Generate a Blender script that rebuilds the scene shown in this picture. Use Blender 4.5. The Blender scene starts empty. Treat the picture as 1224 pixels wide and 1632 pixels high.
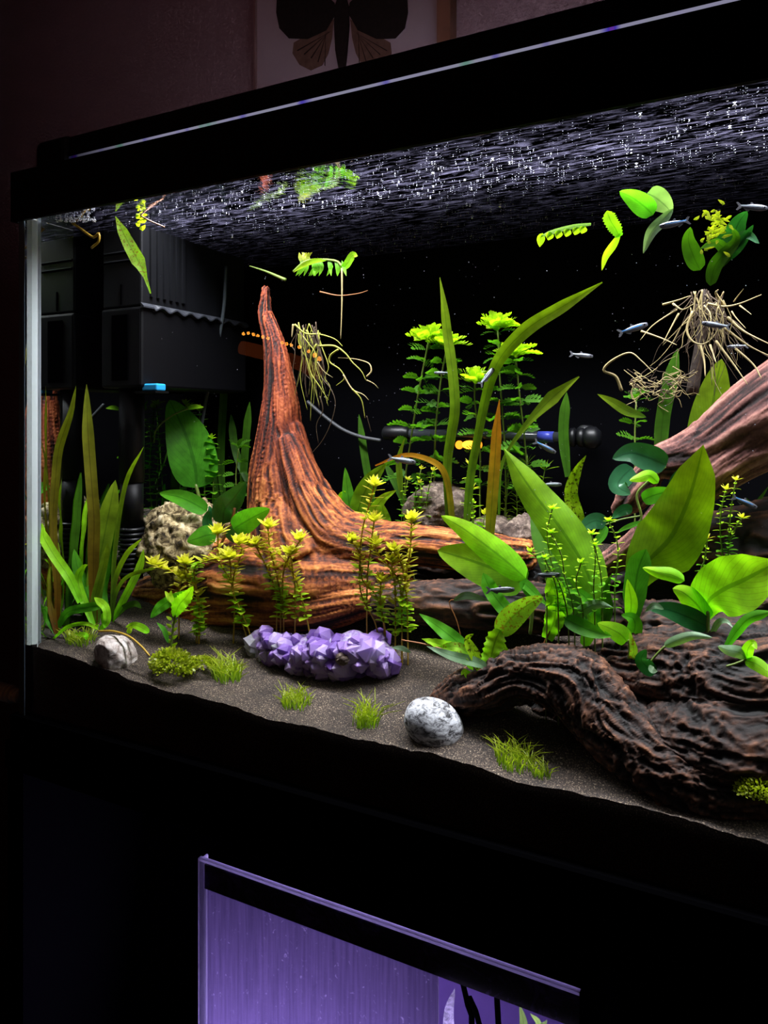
import bpy, math, random
import numpy as np
from mathutils import Vector, Matrix

SC = bpy.context.scene
COL = SC.collection
# ---------------------------------------------------------------- camera, world, light, exposure
H = 1.25                      # camera height (m)
DG = 0.50                     # camera to front glass (glass front face is the plane y = 0)
F = 1150.0                    # focal length in pixels of the 1224 x 1632 frame
PHI = math.radians(26.9)
HV = 671.0                    # horizon row
cam = bpy.data.cameras.new('camera')
cam.sensor_fit = 'HORIZONTAL'; cam.sensor_width = 36.0
cam.lens = F / 1224 * 36; cam.shift_y = -(816 - HV) / 1224; cam.clip_start = 0.02
cam_o = bpy.data.objects.new('camera', cam); COL.objects.link(cam_o)
cam_o.location = (0, -DG, H); cam_o.rotation_euler = (math.pi / 2, 0, PHI)
SC.camera = cam_o
w = bpy.data.worlds.new('world'); SC.world = w; w.use_nodes = True
w.node_tree.nodes['Background'].inputs[0].default_value = (0.09, 0.05, 0.06, 1)
w.node_tree.nodes['Background'].inputs[1].default_value = 0.012
SC.view_settings.view_transform = 'Standard'; SC.view_settings.look = 'None'
SC.view_settings.gamma = 1.0; SC.view_settings.exposure = 0.0
SC.view_settings.use_curve_mapping = False

WZ = H + 0.212                # water level
XL, XR, YB = -0.672, 0.60, 0.315   # inner faces of the tank


def area(name, loc, rot, sx, sy, power, color, spread=math.pi):
    l = bpy.data.lights.new(name, 'AREA'); l.shape = 'RECTANGLE'; l.size = sx; l.size_y = sy
    l.energy = power; l.color = color; l.spread = spread
    o = bpy.data.objects.new(name, l); COL.objects.link(o); o.location = loc; o.rotation_euler = rot
    return o


# the LED bar over the tank, an added dim warm fill for the room wall, the violet lamp of the small tank below
area('led_strip_light', (-0.005, 0.079, H + 0.2655), (0, 0, 0), 1.15, 0.055, 15.5, (0.93, 0.95, 1.0))
area('room_fill_light', (-0.5, -0.6, H + 1.05), (math.radians(78), 0, math.radians(8)), 0.3, 0.3, 0.38, (1.0, 0.46, 0.46), 1.7)
area('violet_lamp', (-0.27, 0.15, H - 0.62), (math.radians(-100), 0, 0), 0.40, 0.06, 8.0, (0.62, 0.50, 1.0))


# ---------------------------------------------------------------- helpers
def raw(u, v):
    a = u - 612.0
    return (-F * math.sin(PHI) + a * math.cos(PHI), F * math.cos(PHI) + a * math.sin(PHI), HV - v)


def at(u, v, d):
    """world point seen at picture position (u, v), d metres behind the front glass"""
    x, y, z = raw(u, v); s = (DG + d) / y
    return np.array([x * s, d, H + z * s])


def px(u, d):
    """metres per picture pixel there"""
    return (DG + d) / raw(u, 0)[1]


def _hash(i, j, k, seed):
    n = (i.astype(np.int64) * 73856093) ^ (j.astype(np.int64) * 19349663) ^ (k.astype(np.int64) * 83492791) ^ (seed * 2654435)
    n = (n ^ (n >> 13)) * 1274126177
    n = n ^ (n >> 16)
    return (n & 0xFFFF) / 65535.0


def vnoise(p, seed=0):
    p = np.asarray(p, float); i = np.floor(p).astype(np.int64); f = p - i; f = f * f * (3 - 2 * f)
    r = 0
    for a in (0, 1):
        for b in (0, 1):
            for c in (0, 1):
                wgt = (f[:, 0] if a else 1 - f[:, 0]) * (f[:, 1] if b else 1 - f[:, 1]) * (f[:, 2] if c else 1 - f[:, 2])
                r = r + wgt * _hash(i[:, 0] + a, i[:, 1] + b, i[:, 2] + c, seed)
    return r * 2 - 1


def fbm(p, seed=0, octv=4):
    p = np.asarray(p, float); r = 0; a = 1; s = 0
    for o in range(octv):
        r = r + a * vnoise(p, seed + o); s += a; a *= 0.5; p = p * 2.03
    return r / s


def ground(x, y):
    x = np.asarray(x, float); y = np.asarray(y, float)
    t = np.clip((x + 0.69) / 0.25, 0, 1); t = t * t * (3 - 2 * t)
    r = np.clip(y, 0, 1) / 0.3
    base = H - 0.2365 - 0.0105 * t + 0.105 * r ** 1.45
    q = np.stack([x * 14, y * 14, x * 0], -1).reshape(-1, 3)
    q2 = q * 3.1
    front = np.clip(0.0045 + (x + 0.45) * 0.0205, 0.001, 0.02) * np.exp(-(np.clip(y - 0.0085, 0, 1) / 0.05) ** 1.5)
    base = base - front
    n = (vnoise(q, 5) * 0.0035 + vnoise(q2, 6) * 0.0012).reshape(base.shape)
    return base + n


def gp(u, d):
    """point on the sand at picture column u, depth d"""
    p = at(u, HV, d); p[2] = float(ground(p[0], d)); return p


def tag(o, label=None, cat=None, group=None, kind=None):
    if label: o['label'] = label
    if cat: o['category'] = cat
    if group: o['group'] = group
    if kind: o['kind'] = kind
    return o


def thing(name, loc, label, cat, group=None):
    o = bpy.data.objects.new(name, None); COL.objects.link(o); o.location = loc; o.empty_display_size = 0.02
    return tag(o, label, cat, group)


def mk(name, V, Fc, mat, parent=None, smooth=True, uv=None, attr=None, org=None):
    """link one mesh object; V in world coordinates, stored relative to org / the parent's place"""
    V = np.asarray(V, float)
    if parent is not None:
        o0 = np.array(root_loc(parent))
    else:
        o0 = np.array(org) if org is not None else np.array([V[:, 0].mean(), V[:, 1].mean(), V[:, 2].min()])
    me = bpy.data.meshes.new(name)
    me.from_pydata((V - o0).tolist(), [], Fc if isinstance(Fc, list) else Fc.tolist())
    if smooth: me.polygons.foreach_set('use_smooth', [True] * len(me.polygons))
    if uv is not None:
        l = me.uv_layers.new(name='uv'); idx = np.zeros(len(me.loops), int); me.loops.foreach_get('vertex_index', idx)
        l.data.foreach_set('uv', np.asarray(uv, float)[idx].ravel())
    if attr:
        for k, a in attr.items():
            t = me.attributes.new(k, 'FLOAT', 'POINT'); t.data.foreach_set('value', np.asarray(a, float))
    me.materials.append(mat); me.update()
    o = bpy.data.objects.new(name, me); COL.objects.link(o)
    if parent is not None: o.parent = parent
    else: o.location = o0
    return o


def root_loc(o):
    l = Vector(o.location)
    while o.parent: o = o.parent; l += o.location
    return l


def box(x0, x1, y0, y1, z0, z1):
    V = [(x, y, z) for x in (x0, x1) for y in (y0, y1) for z in (z0, z1)]
    Fc = [(0, 1, 3, 2), (4, 6, 7, 5), (0, 4, 5, 1), (2, 3, 7, 6), (0, 2, 6, 4), (1, 5, 7, 3)]
    return V, Fc


def join(*vf):
    V, Fc = [], []
    for v, f in vf:
        n = len(V); V += [tuple(p) for p in v]; Fc += [tuple(i + n for i in q) for q in f]
    return V, Fc


def bevel(o, wd, seg=2):
    m = o.modifiers.new('bevel', 'BEVEL'); m.width = wd; m.segments = seg; m.limit_method = 'ANGLE'
    return o


def spline(P, n):
    P = np.asarray(P, float)
    if len(P) == 2: t = np.linspace(0, 1, n)[:, None]; return P[0] * (1 - t) + P[1] * t
    d = np.r_[0, np.cumsum(np.maximum(np.linalg.norm(np.diff(P[:, :3], axis=0), axis=1), 1e-6))]; d /= d[-1]
    Q = np.vstack([2 * P[0] - P[1], P, 2 * P[-1] - P[-2]]); out = []
    for t in np.linspace(0, 1, n):
        i = min(max(int(np.searchsorted(d, t, 'right')) - 1, 0), len(P) - 2)
        s = (t - d[i]) / (d[i + 1] - d[i])
        p0, p1, p2, p3 = Q[i:i + 4]
        out.append(0.5 * ((2 * p1) + (-p0 + p2) * s + (2 * p0 - 5 * p1 + 4 * p2 - p3) * s * s + (-p0 + 3 * p1 - 3 * p2 + p3) * s ** 3))
    return np.array(out)


def tube(P, R, ns=6, n=None, squash=1.0):
    """swept tube with rounded ends; P control points, R radii"""
    P = np.asarray(P, float); R = np.broadcast_to(np.asarray(R, float), (len(P),))
    if n is None: n = max(4, len(P) * 4)
    Q = spline(np.c_[P, R], n); C, r = Q[:, :3], np.maximum(Q[:, 3], 1e-5)
    T = np.gradient(C, axis=0); T /= np.maximum(np.linalg.norm(T, axis=1), 1e-9)[:, None]
    up = np.array([0, 0, 1.0]) if abs(T[0][2]) < 0.9 else np.array([0, 1.0, 0])
    V = []; nrm = up
    for i in range(n):
        a = np.cross(T[i], nrm)
        if np.linalg.norm(a) < 1e-5: a = np.cross(T[i], [1, 0.1, 0])
        a /= np.linalg.norm(a); b = np.cross(a, T[i]); nrm = b
        for k in range(ns):
            th = 2 * math.pi * k / ns
            V.append(C[i] + r[i] * (math.cos(th) * a + squash * math.sin(th) * b))
    Fc = [(i * ns + k, i * ns + (k + 1) % ns, (i + 1) * ns + (k + 1) % ns, (i + 1) * ns + k) for i in range(n - 1) for k in range(ns)]
    m = len(V); V.append(C[0] - T[0] * r[0] * 0.6); V.append(C[-1] + T[-1] * r[-1] * 0.6)
    Fc += [(m, (k + 1) % ns, k) for k in range(ns)] + [(m + 1, (n - 1) * ns + k, (n - 1) * ns + (k + 1) % ns) for k in range(ns)]
    return V, Fc


def lathe(prof, ns, origin, axis):
    """revolve (distance along axis, radius) pairs"""
    ax = Vector(axis).normalized(); a = ax.orthogonal().normalized(); b = ax.cross(a); o = Vector(origin)
    V = []; Fc = []
    for (h, r) in prof:
        for k in range(ns):
            th = 2 * math.pi * k / ns
            V.append(tuple(o + ax * h + (a * math.cos(th) + b * math.sin(th)) * max(r, 1e-5)))
    n = len(prof)
    Fc = [(i * ns + k, i * ns + (k + 1) % ns, (i + 1) * ns + (k + 1) % ns, (i + 1) * ns + k) for i in range(n - 1) for k in range(ns)]
    Fc.append(tuple(range(ns))[::-1]); Fc.append(tuple((n - 1) * ns + k for k in range(ns)))
    return V, Fc


# ---------------------------------------------------------------- materials
def nodes(name):
    m = bpy.data.materials.new(name); m.use_nodes = True; nt = m.node_tree; nt.nodes.clear()
    out = nt.nodes.new('ShaderNodeOutputMaterial')

    def N(t, **kw):
        n = nt.nodes.new(t)
        for k, v in kw.items():
            if k in n.inputs.keys(): n.inputs[k].default_value = v
            else: setattr(n, k, v)
        return n
    L = lambda a, b: nt.links.new(a, b)
    return m, N, L, out


def rgb(r, g, b):
    f = lambda c: ((c / 255 + 0.055) / 1.055) ** 2.4 if c > 10 else c / 255 / 12.92
    return (f(r), f(g), f(b), 1)


def plain(name, c, rough=0.5, metal=0.0, spec=0.5, noise=0.0, nscale=40.0, bump=0.0):
    m, N, L, out = nodes(name)
    p = N('ShaderNodeBsdfPrincipled', Roughness=rough, Metallic=metal); p.inputs['Specular IOR Level'].default_value = spec
    p.inputs['Base Color'].default_value = c
    if noise or bump:
        tc = N('ShaderNodeTexCoord'); tx = N('ShaderNodeTexNoise', Scale=nscale, Detail=5.0); L(tc.outputs['Object'], tx.inputs['Vector'])
        if noise:
            r = N('ShaderNodeMix', data_type='RGBA'); r.inputs['A'].default_value = c
            k = 1 - noise; r.inputs['B'].default_value = (c[0] * k, c[1] * k, c[2] * k, 1)
            L(tx.outputs['Fac'], r.inputs['Factor']); L(r.outputs['Result'], p.inputs['Base Color'])
        if bump:
            b = N('ShaderNodeBump', Strength=bump, Distance=0.003); L(tx.outputs['Fac'], b.inputs['Height']); L(b.outputs['Normal'], p.inputs['Normal'])
    L(p.outputs[0], out.inputs[0]); return m


def emit(name, c, s):
    m, N, L, out = nodes(name); e = N('ShaderNodeEmission', Strength=s); e.inputs[0].default_value = c
    L(e.outputs[0], out.inputs[0]); return m


def ramp(N, stops, interp='LINEAR'):
    r = N('ShaderNodeValToRGB'); cr = r.color_ramp; cr.interpolation = interp
    while len(cr.elements) < len(stops): cr.elements.new(0.5)
    for e, (p, c) in zip(cr.elements, stops): e.position = p; e.color = c if len(c) == 4 else (*c, 1)
    return r


def leaf_mat(name, c, c2=None, trans=0.55, rough=0.35, spots=None, rib=0.55, vein=9.0, gloss=0.5):
    """leaf: blade c to c2 along its length (uv.x), paler or darker midrib, side veins, optional spots"""
    m, N, L, out = nodes(name); c2 = c2 or c
    uvn = N('ShaderNodeUVMap'); sp = N('ShaderNodeSeparateXYZ'); L(uvn.outputs[0], sp.inputs[0])
    mix = N('ShaderNodeMix', data_type='RGBA'); mix.inputs['A'].default_value = c; mix.inputs['B'].default_value = c2
    L(sp.outputs['X'], mix.inputs['Factor'])
    tc = N('ShaderNodeTexCoord'); nz = N('ShaderNodeTexNoise', Scale=90.0, Detail=4.0); L(tc.outputs['Object'], nz.inputs['Vector'])
    mr = N('ShaderNodeMapRange'); mr.inputs['From Min'].default_value = 0.3; mr.inputs['From Max'].default_value = 0.7
    mr.inputs['To Min'].default_value = 0.72; mr.inputs['To Max'].default_value = 1.2; L(nz.outputs['Fac'], mr.inputs['Value'])
    mul = N('ShaderNodeVectorMath', operation='SCALE'); L(mix.outputs['Result'], mul.inputs[0]); L(mr.outputs[0], mul.inputs['Scale'])
    # midrib and veins: v = |uv.y - .5|
    s1 = N('ShaderNodeMath', operation='SUBTRACT'); L(sp.outputs['Y'], s1.inputs[0]); s1.inputs[1].default_value = 0.5
    ab = N('ShaderNodeMath', operation='ABSOLUTE'); L(s1.outputs[0], ab.inputs[0])
    lt = N('ShaderNodeMath', operation='LESS_THAN'); L(ab.outputs[0], lt.inputs[0]); lt.inputs[1].default_value = 0.035
    a1 = N('ShaderNodeMath', operation='MULTIPLY_ADD'); L(ab.outputs[0], a1.inputs[0]); a1.inputs[1].default_value = -0.9; L(sp.outputs['X'], a1.inputs[2])
    a2 = N('ShaderNodeMath', operation='MULTIPLY'); L(a1.outputs[0], a2.inputs[0]); a2.inputs[1].default_value = vein
    a3 = N('ShaderNodeMath', operation='FRACT'); L(a2.outputs[0], a3.inputs[0])
    a4 = N('ShaderNodeMath', operation='LESS_THAN'); L(a3.outputs[0], a4.inputs[0]); a4.inputs[1].default_value = 0.13
    a5 = N('ShaderNodeMath', operation='MULTIPLY'); L(a4.outputs[0], a5.inputs[0]); a5.inputs[1].default_value = 0.45
    mx = N('ShaderNodeMath', operation='MAXIMUM'); L(lt.outputs[0], mx.inputs[0]); L(a5.outputs[0], mx.inputs[1])
    fc = N('ShaderNodeMath', operation='MULTIPLY'); L(mx.outputs[0], fc.inputs[0]); fc.inputs[1].default_value = rib
    m2 = N('ShaderNodeMix', data_type='RGBA'); L(fc.outputs[0], m2.inputs['Factor']); L(mul.outputs[0], m2.inputs['A'])
    m2.inputs['B'].default_value = (c[0] * 0.3, c[1] * 0.4, c[2] * 0.35, 1)
    colr = m2.outputs['Result']
    if spots:
        vz = N('ShaderNodeTexNoise', Scale=420.0, Detail=2.0); L(tc.outputs['Object'], vz.inputs['Vector'])
        r = ramp(N, [(0.56, (0, 0, 0)), (0.62, (1, 1, 1))]); L(vz.outputs['Fac'], r.inputs[0])
        m3 = N('ShaderNodeMix', data_type='RGBA'); L(r.outputs[0], m3.inputs['Factor']); L(colr, m3.inputs['A']); m3.inputs['B'].default_value = spots
        colr = m3.outputs['Result']
    p = N('ShaderNodeBsdfPrincipled', Roughness=rough); p.inputs['Specular IOR Level'].default_value = gloss; L(colr, p.inputs['Base Color'])
    bp = N('ShaderNodeBump', Strength=0.25, Distance=0.001); L(mx.outputs[0], bp.inputs['Height']); L(bp.outputs[0], p.inputs['Normal'])
    t = N('ShaderNodeBsdfTranslucent'); sc = N('ShaderNodeVectorMath', operation='MULTIPLY'); sc.inputs[1].default_value = (1.0, 1.15, 0.3)
    L(colr, sc.inputs[0]); L(sc.outputs[0], t.inputs[0])
    ms = N('ShaderNodeMixShader'); ms.inputs[0].default_value = trans; L(p.outputs[0], ms.inputs[1]); L(t.outputs[0], ms.inputs[2])
    L(ms.outputs[0], out.inputs[0]); return m


def wood_mat(name, stops, rough=0.75, fine=260.0, tip=None):
    m, N, L, out = nodes(name)
    at_ = N('ShaderNodeAttribute', attribute_name='grain'); tc = N('ShaderNodeTexCoord')
    nz = N('ShaderNodeTexNoise', Scale=fine, Detail=6.0, Roughness=0.65); L(tc.outputs['Object'], nz.inputs['Vector'])
    ad = N('ShaderNodeMath', operation='MULTIPLY_ADD'); L(nz.outputs['Fac'], ad.inputs[0]); ad.inputs[1].default_value = 0.4
    sb = N('ShaderNodeMath', operation='SUBTRACT'); L(at_.outputs['Fac'], sb.inputs[0]); sb.inputs[1].default_value = 0.2; L(sb.outputs[0], ad.inputs[2])
    r = ramp(N, stops); L(ad.outputs[0], r.inputs[0])
    p = N('ShaderNodeBsdfPrincipled', Roughness=rough); p.inputs['Specular IOR Level'].default_value = 0.35; L(r.outputs[0], p.inputs['Base Color'])
    if tip:      # redder and darker towards the tip
        sz = N('ShaderNodeSeparateXYZ'); L(tc.outputs['Object'], sz.inputs[0]); mr = N('ShaderNodeMapRange', interpolation_type='SMOOTHSTEP')
        mr.inputs['From Min'].default_value = tip[0]; mr.inputs['From Max'].default_value = tip[1]; L(sz.outputs['Z'], mr.inputs['Value'])
        mt = N('ShaderNodeMix', data_type='RGBA', blend_type='MULTIPLY'); L(mr.outputs[0], mt.inputs['Factor']); L(r.outputs[0], mt.inputs['A']); mt.inputs['B'].default_value = tip[2]
        L(mt.outputs['Result'], p.inputs['Base Color'])
    b = N('ShaderNodeBump', Strength=0.6, Distance=0.0016); L(ad.outputs[0], b.inputs['Height']); L(b.outputs[0], p.inputs['Normal'])
    L(p.outputs[0], out.inputs[0]); return m


def stone_mat(name, stops, scale=60.0, rough=0.8, bump=0.6, stretch=(1, 1, 1), dist=0.6):
    m, N, L, out = nodes(name)
    tc = N('ShaderNodeTexCoord'); mp = N('ShaderNodeMapping'); mp.inputs['Scale'].default_value = stretch; L(tc.outputs['Object'], mp.inputs[0])
    nz = N('ShaderNodeTexNoise', Scale=scale, Detail=8.0, Roughness=0.7, Distortion=dist); L(mp.outputs[0], nz.inputs['Vector'])
    r = ramp(N, stops); L(nz.outputs['Fac'], r.inputs[0])
    p = N('ShaderNodeBsdfPrincipled', Roughness=rough); L(r.outputs[0], p.inputs['Base Color'])
    b = N('ShaderNodeBump', Strength=bump, Distance=0.002); L(nz.outputs['Fac'], b.inputs['Height']); L(b.outputs[0], p.inputs['Normal'])
    L(p.outputs[0], out.inputs[0]); return m


def clear_glass(name, k=1.0, tint=(1, 1, 1, 1)):
    m, N, L, out = nodes(name)
    fr = N('ShaderNodeFresnel', IOR=1.45); s = N('ShaderNodeMath', operation='MULTIPLY'); L(fr.outputs[0], s.inputs[0]); s.inputs[1].default_value = k
    ge = N('ShaderNodeNewGeometry'); inv = N('ShaderNodeMath', operation='SUBTRACT'); inv.inputs[0].default_value = 1.0; L(ge.outputs['Backfacing'], inv.inputs[1])
    s2 = N('ShaderNodeMath', operation='MULTIPLY'); L(s.outputs[0], s2.inputs[0]); L(inv.outputs[0], s2.inputs[1])
    t = N('ShaderNodeBsdfTransparent'); t.inputs[0].default_value = tint; g = N('ShaderNodeBsdfGlossy', Roughness=0.0)
    ms = N('ShaderNodeMixShader'); L(s2.outputs[0], ms.inputs[0]); L(t.outputs[0], ms.inputs[1]); L(g.outputs[0], ms.inputs[2])
    L(ms.outputs[0], out.inputs[0]); return m


def tir(name, c, lo, hi, rough, wav=None, haze=None):
    """boundary of the water seen from inside: a mirror at flat angles, clear when looked through steeply"""
    m, N, L, out = nodes(name)
    ge = N('ShaderNodeNewGeometry'); dt = N('ShaderNodeVectorMath', operation='DOT_PRODUCT'); L(ge.outputs['Incoming'], dt.inputs[0]); L(ge.outputs['Normal'], dt.inputs[1])
    ab = N('ShaderNodeMath', operation='ABSOLUTE'); L(dt.outputs['Value'], ab.inputs[0])
    mr = N('ShaderNodeMapRange', interpolation_type='SMOOTHSTEP'); mr.inputs['From Min'].default_value = lo; mr.inputs['From Max'].default_value = hi
    L(ab.outputs[0], mr.inputs['Value'])
    g = N('ShaderNodeBsdfGlossy', Roughness=rough); g.inputs[0].default_value = c; t = N('ShaderNodeBsdfTransparent')
    ms = N('ShaderNodeMixShader'); L(mr.outputs[0], ms.inputs[0]); L(g.outputs[0], ms.inputs[1]); L(t.outputs[0], ms.inputs[2])
    res = ms.outputs[0]
    if wav:
        tc = N('ShaderNodeTexCoord'); mp = N('ShaderNodeMapping'); mp.inputs['Scale'].default_value = wav[1]; L(tc.outputs['Object'], mp.inputs[0])
        nz = N('ShaderNodeTexNoise', Scale=wav[0], Detail=5.0, Roughness=0.6, Distortion=0.4); L(mp.outputs[0], nz.inputs['Vector'])
        b = N('ShaderNodeBump', Strength=wav[2], Distance=0.004); L(nz.outputs['Fac'], b.inputs['Height']); L(b.outputs[0], g.inputs['Normal'])
        if haze:  # pale violet streaks painted in as the lit haze under the surface
            n2 = N('ShaderNodeTexNoise', Scale=haze[0], Detail=7.0, Roughness=0.72, Distortion=0.8); mp2 = N('ShaderNodeMapping'); mp2.inputs['Scale'].default_value = haze[1]
            L(tc.outputs['Object'], mp2.inputs[0]); L(mp2.outputs[0], n2.inputs['Vector'])
            r = ramp(N, [(haze[2], (0, 0, 0)), (haze[3], (1, 1, 1))]); L(n2.outputs['Fac'], r.inputs[0])
            sc = N('ShaderNodeMath', operation='MULTIPLY'); L(r.outputs[0], sc.inputs[0]); sc.inputs[1].default_value = haze[4]
            tr = N('ShaderNodeBsdfTranslucent'); tr.inputs[0].default_value = (0.68, 0.64, 1.0, 1)
            m2 = N('ShaderNodeMixShader'); L(sc.outputs[0], m2.inputs[0]); L(res, m2.inputs[1]); L(tr.outputs[0], m2.inputs[2]); res = m2.outputs[0]
    L(res, out.inputs[0]); return m


M = {}
M['black'] = plain('black_plastic', rgb(7, 7, 8), 0.6, spec=0.12)
M['black_matte'] = plain('black_board', rgb(3, 3, 4), 0.9, spec=0.0)
M['rim_matte'] = plain('rim_matte', rgb(3, 3, 4), 1.0, spec=0.0)
M['filter'] = plain('filter_plastic', rgb(13, 14, 18), 0.42, spec=0.4, noise=0.3, nscale=30)
M['filter_dark'] = plain('filter_dark_plastic', rgb(7, 7, 10), 0.5, spec=0.2)
M['blue'] = plain('blue_plastic', rgb(40, 160, 220), 0.4)
M['glass'] = clear_glass('pane_glass', 1.0)
M['side_glass'] = tir('side_pane', (0.62, 0.66, 0.64, 1), 0.80, 0.92, 0.0)
M['backing'] = plain('black_backing', rgb(7, 7, 9), 0.9, spec=0.0)
M['water'] = tir('water_underside', (0.72, 0.74, 0.8, 1), 0.60, 0.74, 0.03, (45.0, (1.0, 0.4, 1), 0.16), (110.0, (0.4, 2.4, 1), 0.50, 0.82, 0.045))
M['bubble'] = plain('bubble_white', rgb(240, 240, 250), 0.3)


# ---------------------------------------------------------------- room
def structure(name, V, Fc, mat):
    o = mk(name, V, Fc, mat, smooth=False); o['kind'] = 'structure'; return o


M['wall'] = plain('plaster_wall', rgb(112, 88, 94), 0.9, spec=0.1, noise=0.2, nscale=160, bump=0.9)
M['floor'] = plain('dark_floor', rgb(30, 24, 22), 0.6, noise=0.3)
structure('wall_back', *box(-2.4, 1.6, 0.62, 0.72, 0, 2.6), M['wall'])
structure('wall_left', *box(-2.5, -2.4, -2.2, 0.72, 0, 2.6), M['wall'])
structure('floor', *box(-2.5, 1.6, -2.2, 0.72, -0.1, 0), M['floor'])

# ---------------------------------------------------------------- cabinet stand
zt = H - 0.335
st = thing('cabinet_stand', (0, 0.18, 0), 'open black stand carrying the big planted aquarium', 'cabinet')
bevel(mk('top_board', *box(-0.70, 0.64, -0.004, 0.36, zt - 0.03, zt), M['black_matte'], st, False), 0.002)
mk('side_board', *box(-0.70, -0.675, 0, 0.36, 0, zt - 0.03), M['black_matte'], st, False)
mk('side_board', *box(0.615, 0.64, 0, 0.36, 0, zt - 0.03), M['black_matte'], st, False)
mk('back_board', *box(-0.675, 0.615, 0.345, 0.36, 0, zt - 0.03), M['black_matte'], st, False)
mk('shelf', *box(-0.675, 0.615, 0.0, 0.345, 0.47, 0.50), M['black_matte'], st, False)

# ---------------------------------------------------------------- aquarium
aq = thing('aquarium', (0, 0.16, zt), 'large glass aquarium with black plastic rims on the black stand', 'aquarium')
z0, z1 = H - 0.325, H + 0.232
XO = -0.681
mk('front_pane', *box(XL, XR, 0.0, 0.008, z0, z1), M['glass'], aq, False)
mk('side_pane', *box(XO + 0.0, XL, 0.0, YB + 0.008, z0, z1), M['side_glass'], aq, False)
mk('side_pane', *box(XR, XR + 0.009, 0.0, YB + 0.008, z0, z1), M['side_glass'], aq, False)
mk('back_pane', *box(XL, XR, YB, YB + 0.008, z0, z1), M['backing'], aq, False)
mk('bottom_pane', *box(XL, XR, 0.008, YB, z0, z0 + 0.008), M['backing'], aq, False)
# pale silicone / polished glass edge at the near corner


def edge_mat(name, c, trans):
    m, N, L, out = nodes(name)
    d = N('ShaderNodeBsdfPrincipled', Roughness=0.25); d.inputs['Base Color'].default_value = c
    t = N('ShaderNodeBsdfTranslucent'); t.inputs[0].default_value = c
    ms = N('ShaderNodeMixShader'); ms.inputs[0].default_value = trans; L(d.outputs[0], ms.inputs[1]); L(t.outputs[0], ms.inputs[2])
    L(ms.outputs[0], out.inputs[0]); return m


M['silicone'] = edge_mat('clear_silicone', (0.90, 0.95, 1.0, 1), 0.97)
M['glass_edge'] = edge_mat('cut_glass_edge', (0.25, 0.33, 0.38, 1), 0.6)
# corner bead: concave fillet, and the glass edge in front
nz_ = 24
V, Fc = [], []
prof = [(XL, 0.0085), (XL + 0.0085, 0.0085), (XL + 0.005, 0.0105), (XL + 0.0022, 0.014), (XL, 0.019)]
for k in range(nz_ + 1):
    z = z0 + 0.01 + (z1 - z0 - 0.02) * k / nz_
    for (x, y) in prof: V.append((x, y, z))
for k in range(nz_):
    for j in range(1, 4):
        Fc.append((k * 5 + j, k * 5 + (j + 1) % 5, (k + 1) * 5 + (j + 1) % 5, (k + 1) * 5 + j))
mk('silicone_bead', V, Fc, M['silicone'], aq)
mk('glass_edge', *box(XO, XL, -0.0006, -0.0001, z0, z1), M['glass_edge'], aq, False)
# rims: hollow frames
rt, rb = H + 0.259, H + 0.2079


def frame_part(name, x0, x1, y0, y1, za, zb, t):
    v = [box(x0, x1, y0, y0 + t, za, zb), box(x0, x1, y1 - t, y1, za, zb), box(x0, x0 + t, y0 + t, y1 - t, za, zb), box(x1 - t, x1, y0 + t, y1 - t, za, zb)]
    v.append(box(x0 + t, x1 - t, y0 + t, y0 + 0.02, zb - 0.006, zb)); v.append(box(x0 + t, x1 - t, y1 - 0.02, y1 - t, zb - 0.006, zb))
    return mk(name, *join(*v), M['black'], aq, False)


frame_part('top_rim', -0.688, 0.616, -0.005, 0.330, rb, rt, 0.0045)
frame_part('bottom_rim', -0.688, 0.616, -0.005, 0.330, zt, H - 0.306, 0.0045).data.materials[0] = M['rim_matte']

# ---------------------------------------------------------------- light bar on the rim
lb = thing('light_bar', (0, 0.07, rt), 'long slim black light bar lying across the top rim', 'lamp')
bt = H + 0.2968
prof = [(0.020, H + 0.2735), (0.020, bt - 0.005), (0.024, bt), (0.125, bt), (0.13, bt - 0.006), (0.13, H + 0.268), (0.118, H + 0.268), (0.118, H + 0.274), (0.024, H + 0.274)]
V = [(x, y, z) for x in (-0.640, 0.58) for (y, z) in prof]; n = len(prof)
Fc = [(k, (k + 1) % n, n + (k + 1) % n, n + k) for k in range(n)] + [tuple(range(n))[::-1], tuple(range(n, 2 * n))]
mk('housing', V, Fc, M['black'], lb, False)
for xa, xb in ((-0.681, -0.628), (0.57, 0.612)):
    bevel(mk('end_cap', *box(xa, xb, 0.016, 0.134, rt + 0.0006, bt + 0.0012), M['black'], lb, False), 0.009, 4)
m, N, L, out = nodes('led_lit_acrylic')
tc = N('ShaderNodeTexCoord'); sx = N('ShaderNodeSeparateXYZ'); L(tc.outputs['Object'], sx.inputs[0])
mp = N('ShaderNodeMapping'); mp.inputs['Scale'].default_value = (1, 0, 0); L(tc.outputs['Object'], mp.inputs[0])
nz = N('ShaderNodeTexNoise', Scale=28.0, Detail=2.0); L(mp.outputs[0], nz.inputs['Vector'])
r = ramp(N, [(0.30, rgb(60, 190, 130)), (0.40, rgb(190, 190, 215)), (0.56, rgb(190, 185, 225)), (0.66, rgb(90, 70, 230)), (0.76, rgb(220, 70, 130))]); L(nz.outputs['Fac'], r.inputs[0])
fd = N('ShaderNodeMapRange'); fd.inputs['From Min'].default_value = -0.63; fd.inputs['From Max'].default_value = -0.50; L(sx.outputs['X'], fd.inputs['Value'])
fm = N('ShaderNodeMath', operation='MULTIPLY_ADD'); L(fd.outputs[0], fm.inputs[0]); fm.inputs[1].default_value = 0.42; fm.inputs[2].default_value = 0.015
e = N('ShaderNodeEmission'); L(r.outputs[0], e.inputs[0]); L(fm.outputs[0], e.inputs[1]); L(e.outputs[0], out.inputs[0])
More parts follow.
